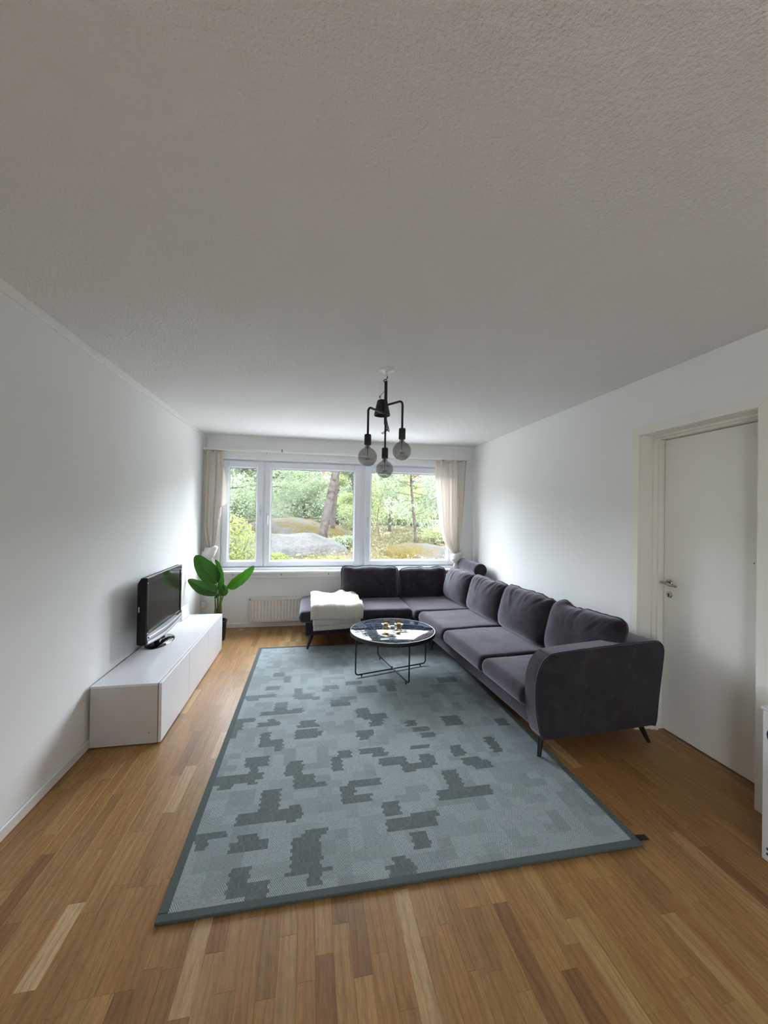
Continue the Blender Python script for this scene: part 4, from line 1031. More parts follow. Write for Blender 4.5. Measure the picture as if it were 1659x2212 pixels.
# ------------------------------------------------------------------ ceiling lamp
lamp = empty('pendant_lamp', (0.502, 2.650, H), 'black three-armed pendant lamp with smoked globe bulbs hanging from the ceiling', 'lamp')
PX, PY = 0.4985, 2.650
build('ceiling_plate', MB().lathe([(0.0, 0), (0.055, 0), (0.054, -0.004), (0.046, -0.009), (0.0, -0.010)], (PX + 0.008, PY, H), 36), 'white_plastic', lamp, smooth=True)
build('hook_cap', MB().lathe([(0.0, 0), (0.014, 0), (0.014, -0.030), (0.011, -0.034), (0, -0.034)], (PX + 0.008, PY, H - 0.009), 20), 'white_plastic', lamp, smooth=True)
lk = MB()
lk.tube([(PX + 0.008, PY, H - 0.043), (PX + 0.010, PY, H - 0.052), (PX + 0.004, PY + 0.006, H - 0.062), (PX - 0.014, PY + 0.004, H - 0.070), (PX - 0.017, PY - 0.002, H - 0.080), (PX - 0.006, PY - 0.006, H - 0.088), (PX + 0.004, PY, H - 0.080), (PX + 0.006, PY + 0.004, H - 0.068), (PX + 0.002, PY, H - 0.095)], 0.0034, 6)
build('cord_loop', lk, 'black_metal', lamp, smooth='all')
build('pole', MB().lathe([(0.0, 2.422), (0.0095, 2.422), (0.0105, 2.418), (0.0105, 2.126), (0.009, 2.122), (0, 2.122)], (PX, PY, 0), 20), 'black_metal', lamp, smooth=True)
cup = build('cable_cup', MB().lathe([(0.0, 2.304), (0.031, 2.304), (0.036, 2.299), (0.057, 2.205), (0.057, 2.197), (0.054, 2.197), (0.033, 2.292), (0, 2.294)], (PX - 0.014, PY + 0.055, 0), 32), 'black_metal', lamp, smooth=True)
build('cord_grip', MB().lathe([(0.0, 0), (0.006, 0.0), (0.006, 0.016), (0.0, 0.018)], (PX - 0.036, PY + 0.030, 2.312), 10), 'grey_plastic', cup)
build('cup_cord', MB().tube([(PX - 0.010, PY, 2.352), (PX - 0.024, PY + 0.016, 2.337), (PX - 0.034, PY + 0.030, 2.325), (PX - 0.032, PY + 0.034, 2.308), (PX - 0.020, PY + 0.044, 2.298)], 0.0018, 6), 'black_metal', cup)
build('thumb_screw', MB().tube([(PX - 0.009, PY, 2.176), (PX - 0.021, PY - 0.004, 2.177)], 0.0042, 8), 'black_metal', lamp)
cd = MB()
cd.tube([(PX + 0.008, PY + 0.012, 2.17), (PX + 0.016, PY + 0.012, 2.13), (PX + 0.027, PY + 0.008, 2.09), (PX + 0.027, PY + 0.004, 2.076), (PX + 0.018, PY, 2.080), (PX + 0.008, PY - 0.004, 2.104), (PX + 0.006, PY, 2.14)], 0.0032, 6)
cd.tube([(PX + 0.008, PY + 0.010, 2.165), (PX + 0.020, PY + 0.012, 2.11), (PX + 0.010, PY + 0.012, 2.085), (PX - 0.012, PY + 0.006, 2.070), (PX - 0.026, PY, 2.062), (PX - 0.020, PY - 0.006, 2.055), (PX + 0.002, PY - 0.008, 2.068), (PX + 0.016, PY - 0.004, 2.092)], 0.0026, 6)
build('cord_bundle', cd, 'black_metal', lamp, smooth='all')
def bulb(x, y, ztop, zb, rb, parent):
    """socket from ztop down to zb, globe of radius rb below it"""
    sk = build('socket', MB().lathe([(0.0, ztop), (0.019, ztop), (0.0225, ztop - 0.006), (0.0225, zb + 0.003), (0.021, zb), (0, zb)], (x, y, 0), 24), 'black_metal', parent, smooth=True)
    neck = 0.021; c = zb - neck - rb + 0.006
    pr = [(0.0145, zb + 0.001), (0.0150, zb - 0.006), (0.0185, zb - 0.014)]
    a0_ = math.asin(0.025 / rb)
    pr += [(rb * math.sin(a), c + rb * math.cos(a)) for a in np.linspace(a0_, math.pi, 26)]
    g = build('globe', MB().lathe(pr, (x, y, 0), 40), 'smoke_glass', sk, smooth='all', flat_normals_fix=True)
    st_ = MB().tube([(x, y, zb), (x, y, zb - 0.022), (x, y, c + 0.01), (x, y, c - 0.018)], [0.006, 0.003, 0.0016, 0.0012], 8)
    st_.tube([(x + 0.016 * math.cos(t) * (1 - t / 30), y + 0.008 * math.sin(t), c - 0.014 + 0.004 * math.sin(t * 0.5)) for t in np.linspace(0, 11, 30)], 0.0010, 5)
    st_.tube([(x, y, c + 0.03), (x + 0.004, y, c + 0.01), (x + 0.016, y, c - 0.014)], 0.0008, 5)
    build('filament', st_, 'bark_brown', sk)
    return sk
rdc = build('rod', MB().tube([(PX, PY, 2.128), (PX, PY, 1.956)], 0.0068, 12), 'black_metal', lamp, smooth=True)
bulb(PX, PY, 1.961, 1.889, 0.0605, lamp)
def arm_l(tx, ty, za, zbend, zs, zsb):
    d = Vector((tx - PX, ty - PY, 0)); ln_ = d.length; d.normalize(); rr = 0.030
    pts = [Vector((PX, PY, za)) + d * 0.004, Vector((PX, PY, za)) + d * (ln_ - rr) + Vector((0, 0, zbend - za))]
    e = Vector((tx, ty, zbend))
    pts += [e - d * rr + d * rr * math.sin(t) + Vector((0, 0, -rr + rr * math.cos(t))) for t in np.linspace(0.25, math.pi / 2, 7)]
    pts += [Vector((tx, ty, zs - 0.004))]
    build('arm', MB().tube(pts, 0.0074, 12), 'black_metal', lamp, smooth='all')
    bulb(tx, ty, zs, zsb, 0.0620, lamp)
arm_l(0.357, 2.504, 2.196, 2.196, 2.018, 1.950)
arm_l(0.586, 2.512, 2.255, 2.255, 2.071, 1.999)

# ------------------------------------------------------------------ curtains
def curtain(name, label, zs, xl, xr, yc, amp, nf, seed, extra=None):
    """zs from top to gather; xl/xr edges at those heights; folds across"""
    ct_ = empty(name, ((xl[0] + xr[0]) / 2, yc, zs[-1]), label, 'curtain', 'knotted curtains at the window')
    NU, NV = 150, 46
    zt, zb = zs[0], zs[-1]
    zr = list(reversed(zs)); lr = list(reversed(xl)); rr_ = list(reversed(xr))
    def fn(u, v):
        z = zt + (zb - zt) * v
        # smooth edges
        L_ = sum(interp(zr, lr, z + k) for k in (-0.05, 0, 0.05)) / 3; R_ = sum(interp(zr, rr_, z + k) for k in (-0.05, 0, 0.05)) / 3
        uu = u + 0.018 * sn(u * 5 + seed, v * 2.0, seed)
        ph = nf * 2 * math.pi * (uu + 0.04 * math.sin(uu * 7 + seed)) + 0.7 * sn(v * 1.6 + seed, u * 2)
        s = math.sin(ph + 0.7 * math.sin(ph)) + 0.3 * math.sin(2.3 * ph + seed)
        w = (0.55 + 0.45 * v)
        a = amp * w * (0.6 + 0.8 * abs(sn(u * 4 + seed, 3.3)))
        # pleat heading: tight folds at the very top
        hd = max(0, 1 - v * 9)
        y = yc + a * s - 0.012 * v - 0.010 * hd * math.sin(u * 2 * math.pi * nf * 2)
        sagx = 0.0
        zz = z - (0.035 * abs(math.sin(u * math.pi * 3 + seed)) ** 2) * max(0, 1 - v * 14)
        return (L_ + (R_ - L_) * u + 0.004 * math.cos(ph) * w, y, zz)
    o = build('drape', MB().grid(fn, NU, NV), 'curtain_cloth', ct_, smooth='all', flat_normals_fix=False)
    sm = o.modifiers.new('thickness', 'SOLIDIFY'); sm.thickness = 0.0022
    return ct_
YC = YW - 0.060
cl_ = curtain('curtain', 'cream curtain tied in a knot at the left end of the window', [2.296, 2.05, 1.75, 1.50, 1.25, 1.12, 1.04], [-1.338, -1.342, -1.348, -1.345, -1.335, -1.300, -1.262], [-1.110, -1.100, -1.110, -1.125, -1.140, -1.165, -1.200], YC, 0.034, 3.6, 0.7)
cr_ = curtain('curtain', 'cream curtain tied in a knot at the right end of the window', [2.298, 2.05, 1.75, 1.50, 1.25, 1.12, 1.04, 0.96], [1.712, 1.722, 1.745, 1.775, 1.815, 1.855, 1.925, 2.010], [2.200, 2.190, 2.172, 2.150, 2.128, 2.115, 2.100, 2.080], YC, 0.044, 5.6, 3.9)
# loose flap of the left curtain that folds out to the right
def flap(u, v):
    # u across, v down; triangular piece with a hem dropping to a point on the right
    z0 = 2.12 - 0.02 * u; top = Vector((-1.155 + 0.055 * u, YC - 0.030, z0))
    bl_ = Vector((-1.150, YC - 0.055, 1.545)); br = Vector((-1.030, YC - 0.040, 1.610))
    bot = bl_.lerp(br, u)
    p = top.lerp(bot, v)
    p.y += -0.010 * math.sin(u * 7 + v * 2) * (0.3 + v) + 0.012 * math.sin(v * 3 + u)
    p.x += 0.012 * math.sin(v * math.pi) * u
    return tuple(p)
o = build('folded_edge', MB().grid(flap, 26, 30), 'curtain_cloth', cl_, smooth='all', flat_normals_fix=False)
sm = o.modifiers.new('thickness', 'SOLIDIFY'); sm.thickness = 0.0022
def flap2(u, v):
    top = Vector((-1.150 + 0.045 * u, YC - 0.035, 1.60)); bot = Vector((-1.145 + 0.035 * u, YC - 0.045, 1.40 + 0.05 * u))
    p = top.lerp(bot, v); p.y -= 0.012 * math.sin(u * 6 + v * 3); return tuple(p)
o = build('folded_edge', MB().grid(flap2, 16, 14), 'curtain_cloth', cl_, smooth='all', flat_normals_fix=False)
sm = o.modifiers.new('thickness', 'SOLIDIFY'); sm.thickness = 0.0022
def knot(parent, c, w, h, tilt, seed, tail_to, tail_w):
    """a wrapped band of cloth with spiral folds plus the loose tail below"""
    c = Vector(c)
    def band(u, v):
        a = 2 * math.pi * u; b = 2 * math.pi * v
        f = 1 + 0.20 * math.sin(3 * b + 2 * a + seed) + 0.12 * math.sin(7 * b - a) + 0.05 * math.sin(13 * b + 3 * a)
        R1 = w * 0.33; r1x = w * 0.17 * f; r1z = h * 0.40 * f
        x = (R1 + r1x * math.cos(b)) * math.cos(a); y = (R1 * 0.7 + r1x * math.cos(b)) * math.sin(a); z = r1z * math.sin(b) + tilt * x + 0.010 * math.sin(a * 2 + seed)
        return tuple(c + Vector((x, y, z)))
    n1, n2 = 48, 28
    mb = MB(); mb.v = [band(i / n1, j / n2) for j in range(n2) for i in range(n1)]
    mb.f = [(j * n1 + i, j * n1 + (i + 1) % n1, ((j + 1) % n2) * n1 + (i + 1) % n1, ((j + 1) % n2) * n1 + i) for j in range(n2) for i in range(n1)]
    build('knot', mb, 'curtain_knot', parent, smooth='all')
    t0 = c + Vector((0.0, 0, -h * 0.15)); t1 = Vector(tail_to)
    def tl(u, v):
        a = 2 * math.pi * u; p = t0.lerp(t1, v); r = (0.25 + 0.75 * v) * tail_w * (1 + 0.22 * math.sin(5 * a + seed) * (0.4 + v))
        return (p.x + r * math.cos(a), p.y + 0.55 * r * math.sin(a), p.z + 0.012 * v * math.sin(3 * a))
    mb = MB().grid(tl, 48, 14, close_u=True)
    o = build('tail', mb, 'curtain_cloth', parent, smooth='all', flat_normals_fix=False)
    sm = o.modifiers.new('thickness', 'SOLIDIFY'); sm.thickness = 0.0022
knot(cl_, (-1.248, YC - 0.018, 0.985), 0.185, 0.150, 0.45, 0.5, (-1.205, YC - 0.015, 0.800), 0.060)
knot(cr_, (2.055, YC - 0.018, 0.925), 0.170, 0.150, 0.40, 2.5, (2.060, YC - 0.020, 0.770), 0.048)

# ------------------------------------------------------------------ plant
pt = empty('potted_plant', (-1.045, 4.870, 0), 'leafy green bird-of-paradise plant in a black pot behind the bench', 'plant')
px_, py_ = -1.045, 4.870
build('pot', MB().lathe([(0.0, 0.0005), (0.075, 0.0005), (0.082, 0.01), (0.096, 0.19), (0.098, 0.215), (0.104, 0.218), (0.104, 0.235), (0.095, 0.235), (0.090, 0.20), (0, 0.20)], (px_, py_, 0), 40), 'pot_black', pt, smooth=True)
build('soil', MB().lathe([(0.0, 0.205), (0.089, 0.205), (0.05, 0.216), (0, 0.22)], (px_, py_, 0), 24), 'soil', pt)
sh = MB()
for k, (dx, dy, h1, h2) in enumerate(((-0.022, 0.0, 0.21, 0.40), (0.004, -0.012, 0.21, 0.37), (0.026, 0.004, 0.21, 0.425), (0.006, 0.018, 0.21, 0.41))):
    sh.tube([(px_ + dx * 0.7, py_ + dy, h1), (px_ + dx, py_ + dy, (h1 + h2) / 2), (px_ + dx * 1.35, py_ + dy, h2)], [0.030, 0.022, 0.006], 10)
build('old_sheaths', sh, 'bark_brown', pt, smooth='all')
def leaf_(name, spine, W, fold, nrm, mat='strelitzia_leaf', stem=None, tip=1.0, curl=0.0, base_round=0.5):
    P = [Vector(p) for p in spine]; n = 26
    D = [0.0]
    for i in range(1, len(P)): D.append(D[-1] + (P[i] - P[i - 1]).length)
    def cr(t):
        d = t * D[-1]; 
        i = max(0, min(len(P) - 2, int(np.searchsorted(D, d) - 1))); k = (d - D[i]) / max(1e-6, D[i + 1] - D[i])
        p0 = P[max(0, i - 1)]; p1 = P[i]; p2 = P[i + 1]; p3 = P[min(len(P) - 1, i + 2)]
        return 0.5 * ((2 * p1) + (p2 - p0) * k + (2 * p0 - 5 * p1 + 4 * p2 - p3) * k * k + (3 * p1 - p0 - 3 * p2 + p3) * k ** 3)
    N0 = Vector(nrm).normalized(); mb = MB(); m = 13; v = []
    for j in range(n + 1):
        t = j / n; c = cr(t); tg = (cr(min(1, t + 0.02)) - cr(max(0, t - 0.02))).normalized()
        sd = tg.cross(N0).normalized(); up = sd.cross(tg).normalized()
        w = W * (math.sin(math.pi * min(1, t ** base_round)) ** 0.62) * (1 if t < 0.97 else 0.5) if 0 < t < 1 else 0.0008
        for i in range(m):
            s = -1 + 2 * i / (m - 1)
            fa = fold
            q = c + sd * (w * s * math.cos(fa)) + up * (w * abs(s) * math.sin(fa)) + up * (curl * w * s * s) + up * 0.004 * math.sin(t * 28 + s * 3) * abs(s)
            v.append(q)
    f = [(j * m + i, j * m + i + 1, (j + 1) * m + i + 1, (j + 1) * m + i) for j in range(n) for i in range(m - 1)]
    mb.add(v, f)
    o = build(name, mb, mat, pt, smooth='all', flat_normals_fix=False)
    rib = MB().tube([cr(t) - N0 * 0.0015 for t in np.linspace(0, 0.97, 16)], [0.0045 * (1 - 0.8 * t) for t in np.linspace(0, 1, 16)], 6)
    build('midrib', rib, 'plant_stem', o, smooth='all')
    if stem:
        k = len(stem); build('leaf_stalk', MB().tube([Vector(p) for p in stem] + [P[0]], [0.011 - 0.006 * i / k for i in range(k + 1)], 8), 'plant_stem', o, smooth='all')
    return o
B0 = (px_, py_, 0.22)
leaf_('leaf', [(-1.058, 4.83, 0.672), (-1.128, 4.80, 0.780), (-1.205, 4.775, 0.892), (-1.272, 4.76, 1.005)], 0.112, 0.16, (0.45, -1, 0.35), stem=[(-1.048, 4.872, 0.24), (-1.052, 4.868, 0.46)], base_round=0.75)
leaf_('leaf', [(-1.045, 4.89, 0.505), (-1.046, 4.885, 0.66), (-1.058, 4.880, 0.82), (-1.088, 4.875, 0.945)], 0.062, 0.75, (0.75, -0.7, 0.1), stem=[(-1.040, 4.872, 0.24)], base_round=0.9)
leaf_('leaf', [(-0.955, 4.955, 0.588), (-0.885, 4.965, 0.655), (-0.765, 4.975, 0.755), (-0.664, 4.97, 0.855)], 0.080, 0.45, (0.35, -0.9, -0.35), stem=[(-1.030, 4.880, 0.24), (-1.018, 4.905, 0.44), (-0.990, 4.93, 0.53)], base_round=0.72)
leaf_('leaf', [(-1.030, 4.745, 0.582), (-1.105, 4.735, 0.612), (-1.185, 4.735, 0.636), (-1.258, 4.74, 0.676), (-1.343, 4.75, 0.735)], 0.082, 0.30, (0.15, -0.95, 0.45), stem=[(-1.060, 4.865, 0.24), (-1.066, 4.83, 0.42), (-1.058, 4.775, 0.545)], base_round=0.62)
leaf_('leaf', [(-0.990, 4.862, 0.520), (-0.962, 4.84, 0.590), (-0.985, 4.835, 0.655)], 0.036, 0.45, (0.3, -1, 0.1), stem=[(-1.030, 4.868, 0.24), (-1.015, 4.866, 0.42)], base_round=0.8)
leaf_('leaf', [(-1.012, 4.83, 0.545), (-1.035, 4.80, 0.535), (-1.062, 4.775, 0.505)], 0.026, 0.3, (0, -0.6, 1), stem=[(-1.035, 4.862, 0.24), (-1.020, 4.855, 0.46)], base_round=0.8)
leaf_('leaf', [(-1.020, 4.925, 0.50), (-1.018, 4.935, 0.62), (-1.040, 4.945, 0.72)], 0.030, 0.5, (0.4, -1, 0), stem=[(-1.032, 4.885, 0.24)], base_round=0.9)

# ------------------------------------------------------------------ outdoors: rocky woodland slope
def gz(x, y):
    """height of the ground outside"""
    d = y - 5.7
    if d < 3.6: return -0.45
    z = -0.25 + 0.075 * min(d, 8) + 0.035 * max(0, min(d - 8, 22)) + 0.34 * max(0, min(max(d, math.hypot(x, d)) - 31, 26))  # slope also rises round the unseen sides, shaped to cut side light
    z += 0.16 * sn(x * 0.16, y * 0.16, 2.0) + 0.05 * sn(x * 0.7, y * 0.7, 4.0)
    return z
nxg, nyg = 120, 130
xs_ = np.linspace(-45, 60, nxg); ys_ = 5.75 + (np.linspace(0, 1, nyg) ** 1.7) * 80
Vg = np.array([(x, y, gz(x, y)) for y in ys_ for x in xs_])
Fg = np.array([(j * nxg + i, j * nxg + i + 1, (j + 1) * nxg + i + 1, (j + 1) * nxg + i) for j in range(nyg - 1) for i in range(nxg - 1)])
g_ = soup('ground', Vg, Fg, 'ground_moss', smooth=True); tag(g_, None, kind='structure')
Vr = np.array([(x, y, -0.35) for y in (-60, 5.6) for x in (-60, XL - 0.3)]); g2 = soup('bounce_ground', Vr, np.array([(0, 1, 3, 2)]), 'bounce_ground_pale'); tag(g2, None, kind='structure')  # unseen ground, added and kept pale to bounce light through the added window

# unseen pale gravel strip along the facade, added to bounce light onto the ceiling
mb = MB().box(-14, 16, YW + WT + 0.02, 9.4, -0.45, -0.20, 0.02)
tag(build('bounce_strip', mb, 'bounce_gravel'), None, kind='structure')

def boulder(label, c, rx, ry, rz, mat, seed, rot=0.0, group='granite outcrops outside the window'):
    NU, NV = 96, 40; cr_, sr_ = math.cos(rot), math.sin(rot)
    V = []
    for j in range(NV):
        th = (j / (NV - 1)) * math.pi * 0.62
        for i in range(NU):
            a = 2 * math.pi * i / NU
            d = Vector((math.sin(th) * math.cos(a), math.sin(th) * math.sin(a), math.cos(th)))
            k = 1 + 0.10 * sn(d.x * 1.5 + seed, d.y * 1.5, d.z * 1.5) + 0.05 * sn(d.x * 4 + seed, d.y * 4, d.z * 4) + 0.02 * sn(d.x * 11, d.y * 11 + seed, d.z * 11)
            x, y, z = d.x * rx * k, d.y * ry * k, d.z * rz * k
            V.append((c[0] + x * cr_ - y * sr_, c[1] + x * sr_ + y * cr_, c[2] + z))
    Fq = [(j * NU + i, (j + 1) * NU + i, (j + 1) * NU + (i + 1) % NU, j * NU + (i + 1) % NU) for j in range(NV - 1) for i in range(NU)]
    o = soup('granite_outcrop', V, Fq, mat, smooth=True)
    return tag(o, label, 'rock', group)
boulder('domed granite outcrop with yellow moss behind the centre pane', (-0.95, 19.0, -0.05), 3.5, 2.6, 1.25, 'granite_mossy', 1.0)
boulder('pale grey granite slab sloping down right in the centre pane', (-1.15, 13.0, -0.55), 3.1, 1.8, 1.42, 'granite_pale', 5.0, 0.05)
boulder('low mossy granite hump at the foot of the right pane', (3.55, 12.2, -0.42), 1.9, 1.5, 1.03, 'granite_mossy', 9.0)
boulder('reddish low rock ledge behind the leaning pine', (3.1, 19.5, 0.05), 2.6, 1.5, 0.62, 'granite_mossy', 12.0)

ASP = [0.45]
def tris(C, S, up=0.0, rs=None):
    """one small random leaf triangle pair per centre"""
    n = len(C); A = rng.normal(size=(n, 3)); A[:, 2] *= (1 - up); A /= np.linalg.norm(A, axis=1)[:, None]
    Bv = rng.normal(size=(n, 3)); Bv -= (Bv * A).sum(1)[:, None] * A; Bv /= np.linalg.norm(Bv, axis=1)[:, None]
    S = np.asarray(S).reshape(-1, 1) * np.ones((n, 1))
    asp = ASP[0]
    V = np.stack([C - A * S * 0.5, C + Bv * S * asp * 0.5, C + A * S * 0.5, C - Bv * S * asp * 0.5], 1).reshape(-1, 3)
    return V, np.arange(4 * n).reshape(-1, 4)
def needles(C, S):
    """tufts: three crossing slim quads"""
    n = len(C); Vs = []; ASP[0] = 0.16
    for k in range(5):
        V, _ = tris(C, S); Vs.append(V)
    ASP[0] = 0.45
    V = np.concatenate(Vs); return V, np.arange(len(V)).reshape(-1, 4)
def blob_pts(c, r, n, hollow=0.45):
    d = rng.normal(size=(n, 3)); d /= np.linalg.norm(d, axis=1)[:, None]
    k = (hollow + (1 - hollow) * rng.random(n) ** 0.6)[:, None]
    return np.array(c) + d * k * np.array(r)
def tree(name, label, cat, x, y, h, trunk_r, lean, crown, leafm, barkm, leaf_n, leaf_s, group, branches=8, crown_base=0.35, spread=1.0, seed=0, blobs=12, needle=False):
    r_ = random.Random(seed); z0 = gz(x, y) - 0.1
    tr = empty(name, (x, y, z0), label, cat, group)
    def tp(t): return Vector((x + lean[0] * t * h + 0.12 * math.sin(t * 5 + seed), y + lean[1] * t * h, z0 + h * t))
    build('trunk', MB().tube([tp(t) for t in np.linspace(0, 1, 14)], [trunk_r * (1.12 - 0.92 * t) for t in np.linspace(0, 1, 14)], 12), barkm, tr, smooth='all')
    cs = []; bm_ = MB()
    for k in range(blobs):
        t = crown_base + (1 - crown_base) * (k + 0.5) / blobs; a = r_.uniform(0, 2 * math.pi); p = tp(t)
        L_ = spread * (1.05 - 0.75 * (t - crown_base) / (1 - crown_base + 1e-6)) * r_.uniform(0.5, 1.0)
        e = p + Vector((math.cos(a) * L_, math.sin(a) * L_, r_.uniform(-0.1, 0.35) * L_))
        if k < branches or True:
            md = p.lerp(e, 0.5) + Vector((0, 0, 0.12 * L_ * r_.uniform(-1, 1)))
            bm_.tube([p, md, e], [trunk_r * 0.22, trunk_r * 0.14, trunk_r * 0.05], 5)
        cs.append((e, L_))
    build('branches', bm_, barkm, tr, smooth='all')['kind'] = 'stuff'
    pts = []
    for e, L_ in cs:
        rr = max(0.35, 0.55 * L_)
        pts.append(blob_pts(e, (rr * 1.15, rr * 1.15, rr * 0.75), leaf_n // blobs, 0.2))
    C = np.concatenate(pts); S = leaf_s * (0.6 + 0.8 * rng.random(len(C)))
    V, Fq = needles(C, S) if needle else tris(C, S)
    soup('foliage', V, Fq, leafm, tr)
    return tr
# the leaning pine in the centre pane
tree('pine_tree', 'thick rough-barked pine trunk leaning right in the centre pane', 'tree', 0.38, 14.8, 9.5, 0.165, (0.235, 0.02), None, 'pine_needles', 'pine_bark', 8000, 0.17, 'pines outside the window', crown_base=0.40, spread=2.1, seed=3, blobs=26, needle=True)
tree('pine_tree', 'darker slim pine trunk just behind the leaning pine', 'tree', 1.10, 18.0, 9.0, 0.11, (0.02, 0.03), None, 'pine_needles', 'pine_bark', 2200, 0.16, 'pines outside the window', crown_base=0.45, spread=2.0, seed=5, blobs=14, needle=True)
tree('pine_tree', 'slender young pine with thin side branches in the right pane', 'tree', 3.78, 14.2, 5.2, 0.055, (0.004, 0.01), None, 'pine_needles_pale', 'pine_bark', 6500, 0.13, 'pines outside the window', crown_base=0.20, spread=1.6, seed=8, blobs=34, needle=True)
tree('pine_tree', 'pine with crooked bare branches at the left edge of the centre pane', 'tree', -2.05, 16.5, 5.2, 0.12, (0.02, 0.02), None, 'pine_needles', 'pine_bark', 4200, 0.15, 'pines outside the window', crown_base=0.22, spread=2.2, seed=13, blobs=18, needle=True)
tree('pine_tree', 'grey pine standing behind the left pane', 'tree', -3.55, 17.5, 5.4, 0.14, (0.0, 0.02), None, 'pine_needles_pale', 'pine_bark', 4200, 0.15, 'pines outside the window', crown_base=0.30, spread=2.2, seed=17, blobs=18, needle=True)
tree('young_tree', 'thin leafless sapling leaning at the left of the right pane', 'tree', 2.55, 14.6, 2.2, 0.03, (0.06, 0.0), None, 'birch_leaves', 'pine_bark_red', 260, 0.08, None, crown_base=0.15, spread=0.55, seed=21, blobs=10)
tree('birch_tree', 'bright yellow-green bush-like birch in the middle of the right pane', 'tree', 4.30, 20.5, 5.2, 0.07, (0.0, 0.0), None, 'birch_leaves', 'pine_bark', 16000, 0.10, None, crown_base=0.12, spread=1.7, seed=23, blobs=22)
tree('birch_tree', 'yellow-green birch low between the centre pane trunks and mullion', 'tree', 2.35, 21.5, 4.4, 0.07, (0.0, 0.0), None, 'birch_leaves', 'pine_bark', 14000, 0.10, None, crown_base=0.10, spread=1.5, seed=26, blobs=20)
# dense backdrop; outermost trees are unseen, added to cut side light on the walls
WOOD = {-5.2: 'pale green conifer far behind the left pane', -2.9: 'dark green conifer in the backdrop left of the mossy dome', -0.4: 'low pale green conifer in front of the red house in the centre pane',
        1.9: 'dark green conifer in the backdrop right of the leaning pine', 4.4: 'pale green conifer in the backdrop behind the right pane birch', 6.6: 'low yellow-green tree just below the red and white house',
        9.0: 'pale green conifer in the backdrop next to the right curtain'}
k = 0
for (x, y, h, sp, lm) in ((-7.5, 25, 4.6, 2.4, 'birch_leaves'), (-5.2, 28, 6.2, 2.6, 'pine_needles_pale'), (-2.9, 26, 5.8, 2.5, 'pine_needles'), (-0.4, 29, 3.9, 2.2, 'pine_needles_pale'), (1.9, 27, 6.0, 2.6, 'pine_needles'), (4.4, 29, 6.2, 2.7, 'pine_needles_pale'), (6.6, 27, 3.7, 2.2, 'birch_leaves'), (9.0, 28, 6.2, 2.6, 'pine_needles_pale'), (11.4, 26, 6.0, 2.6, 'pine_needles'), (8.4, 21, 4.6, 1.6, 'pine_needles_pale'), (-10.5, 27, 6.2, 2.6, 'pine_needles'), (14, 28, 6.4, 2.8, 'birch_leaves'), (-15, 17, 7.0, 3.0, 'pine_needles'), (-19, 22, 7.5, 3.2, 'pine_needles_pale'), (-12, 13, 6.0, 2.6, 'birch_leaves'), (19, 18, 7.0, 3.0, 'pine_needles'), (23, 23, 7.5, 3.2, 'pine_needles_pale'), (16, 12.5, 6.4, 2.8, 'birch_leaves'), (-20, 10, 7.5, 3.2, 'pine_needles'), (23, 10, 7.5, 3.2, 'pine_needles')):
    k += 1
    tree('woodland_tree', WOOD.get(x, 'dense tree of the surrounding woodland beyond the edges of the window view'), 'tree', x, y, h, 0.11, (rng.uniform(-.02, .02), 0), None, lm, 'pine_bark', 15000, 0.15, 'woodland backdrop trees', crown_base=0.06, spread=sp, seed=30 + k, blobs=24)
# far wooded ridge that closes the view: leaf mass, uncountable
n = 26000
xx = rng.uniform(-24, 34, n); yy = 33 + rng.random(n) * 16; zz = np.array([gz(a, b) for a, b in zip(xx, yy)]) + rng.random(n) * 1.0
C = np.stack([xx, yy, zz], -1); V, Fq = tris(C, 0.62 * (0.6 + 0.8 * rng.random(len(C))))
o = soup('far_woodland', V, Fq, 'far_wood'); tag(o, 'hazy mass of far woodland foliage behind all the trees', 'woodland', kind='stuff')
# shrub right outside the left pane
sb = empty('leafy_shrub', (-1.75, 8.6, gz(-1.75, 8.6)), 'lush yellow-green shrub filling the lower left pane', 'shrub')
st_ = MB()
for q in range(16):
    a = q * 2.4; r = 0.55 + 0.25 * math.sin(q * 1.7); z0 = gz(-1.75, 8.6)
    st_.tube([(-1.75, 8.6, z0 - 0.05), (-1.75 + 0.5 * r * math.cos(a), 8.6 + 0.5 * r * math.sin(a), z0 + 0.7), (-1.75 + r * math.cos(a), 8.6 + r * math.sin(a), z0 + 1.35 + 0.2 * math.sin(q))], [0.014, 0.010, 0.004], 5)
build('stems', st_, 'pine_bark_red', sb)
C = np.concatenate([blob_pts((-1.85, 8.6, 0.70), (0.85, 0.7, 0.85), 5200, 0.25), blob_pts((-2.15, 8.7, 1.20), (0.45, 0.5, 0.55), 1700, 0.2)])
V, Fq = tris(C, 0.075 * (0.7 + 0.6 * rng.random(len(C)))); V = V.reshape(-1, 3)
soup('foliage', V, Fq, 'shrub_leaves', sb)
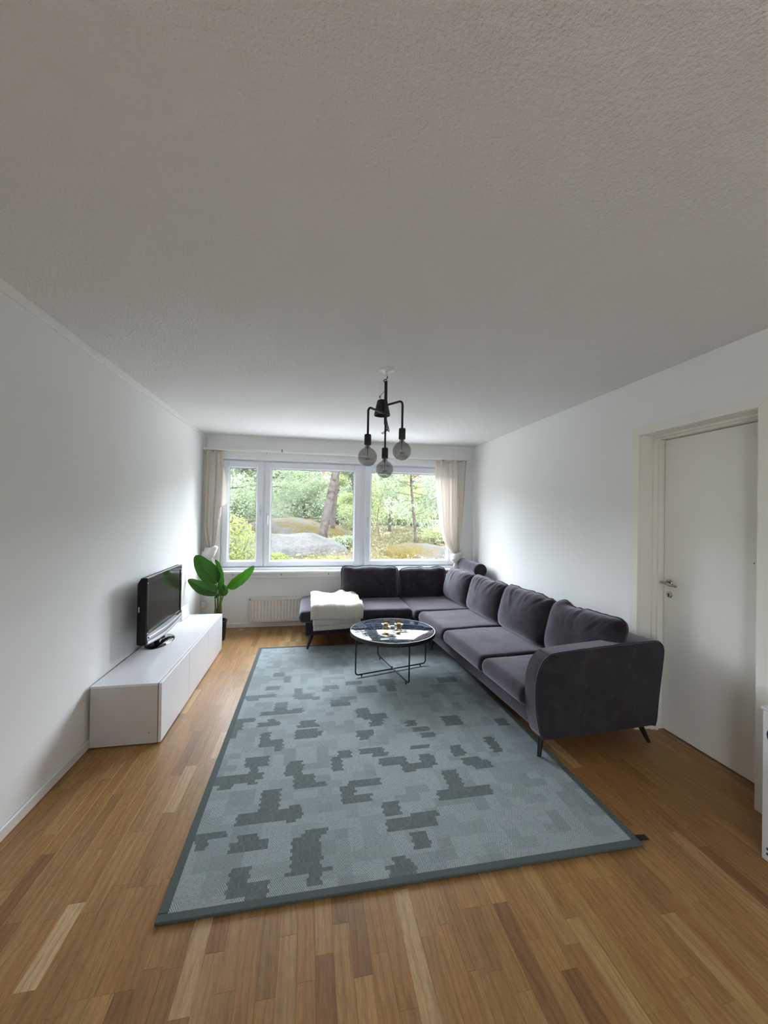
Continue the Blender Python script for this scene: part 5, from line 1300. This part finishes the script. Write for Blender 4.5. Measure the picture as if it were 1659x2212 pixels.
# ground cover
n = 26000
xx = rng.uniform(-6, 9, n); yy = 7.0 + rng.random(n) ** 0.8 * 16
zz = np.array([gz(a, b) for a, b in zip(xx, yy)])
patch = np.array([sn(a * 0.45, b * 0.45, 7.0) for a, b in zip(xx, yy)])
keep = patch > -0.12
C = np.stack([xx, yy, zz + rng.random(n) * 0.16], -1)[keep]
V, Fq = tris(C, 0.10 * (0.6 + 0.8 * rng.random(len(C))))
o = soup('ground_cover', V, Fq, 'heather', None); tag(o, 'low heather and grass covering the ground between the rocks', 'ground cover', kind='stuff')
def low_bush(label, x, y, r, h, n, mat):
    z0 = gz(x, y); b = empty('low_bush', (x, y, z0), label, 'bush')
    st_ = MB()
    for q in range(7):
        a = q * 2.3; st_.tube([(x, y, z0 - 0.05), (x + 0.6 * r * math.cos(a), y + 0.4 * r * math.sin(a), z0 + 0.7 * h)], [0.012, 0.004], 5)
    build('stems', st_, 'pine_bark_red', b)
    V, Fq = tris(blob_pts((x, y, z0 + h * 0.45), (r, r * 0.7, h * 0.62), n, 0.2), 0.085 * (0.6 + 0.8 * rng.random(n))); soup('foliage', V, Fq, mat, b)
low_bush('dark green juniper bush at the foot of the leaning pine', 1.25, 13.6, 0.75, 0.40, 2600, 'pine_needles')
low_bush('bright green bush at the bottom left of the centre pane', -0.85, 9.6, 0.55, 0.42, 1800, 'shrub_leaves')
low_bush('bright green low bush at the bottom right of the centre pane', 0.62, 9.7, 0.55, 0.34, 1500, 'shrub_leaves')
low_bush('loose green bush beyond the mossy hump in the right pane', 5.1, 14.5, 0.9, 0.65, 2600, 'birch_leaves')

# two far houses between the tree tops
def house(label, x0, x1, y, z0, z1, wallm, nwin):
    hs_ = empty('house', ((x0 + x1) / 2, y, 0), label, 'house')
    build('wall', MB().box(x0, x1, y, y + 3.5, gz((x0 + x1) / 2, y) - 0.5, z1), wallm, hs_)
    build('eave', MB().box(x0 - 0.4, x1 + 0.4, y - 0.4, y + 3.9, z1, z1 + 0.25), 'house_white', hs_)
    for q in range(nwin):
        wx = x0 + (q + 0.5) * (x1 - x0) / nwin
        for wz in (z0 + 0.6, z1 - 1.9):
            w_ = build('window_frame', MB().box(wx - 0.38, wx + 0.38, y - 0.06, y + 0.02, wz, wz + 1.1), 'house_white', hs_)
            build('pane', MB().box(wx - 0.30, wx + 0.30, y - 0.08, y - 0.055, wz + 0.08, wz + 1.02), 'house_glass', w_)
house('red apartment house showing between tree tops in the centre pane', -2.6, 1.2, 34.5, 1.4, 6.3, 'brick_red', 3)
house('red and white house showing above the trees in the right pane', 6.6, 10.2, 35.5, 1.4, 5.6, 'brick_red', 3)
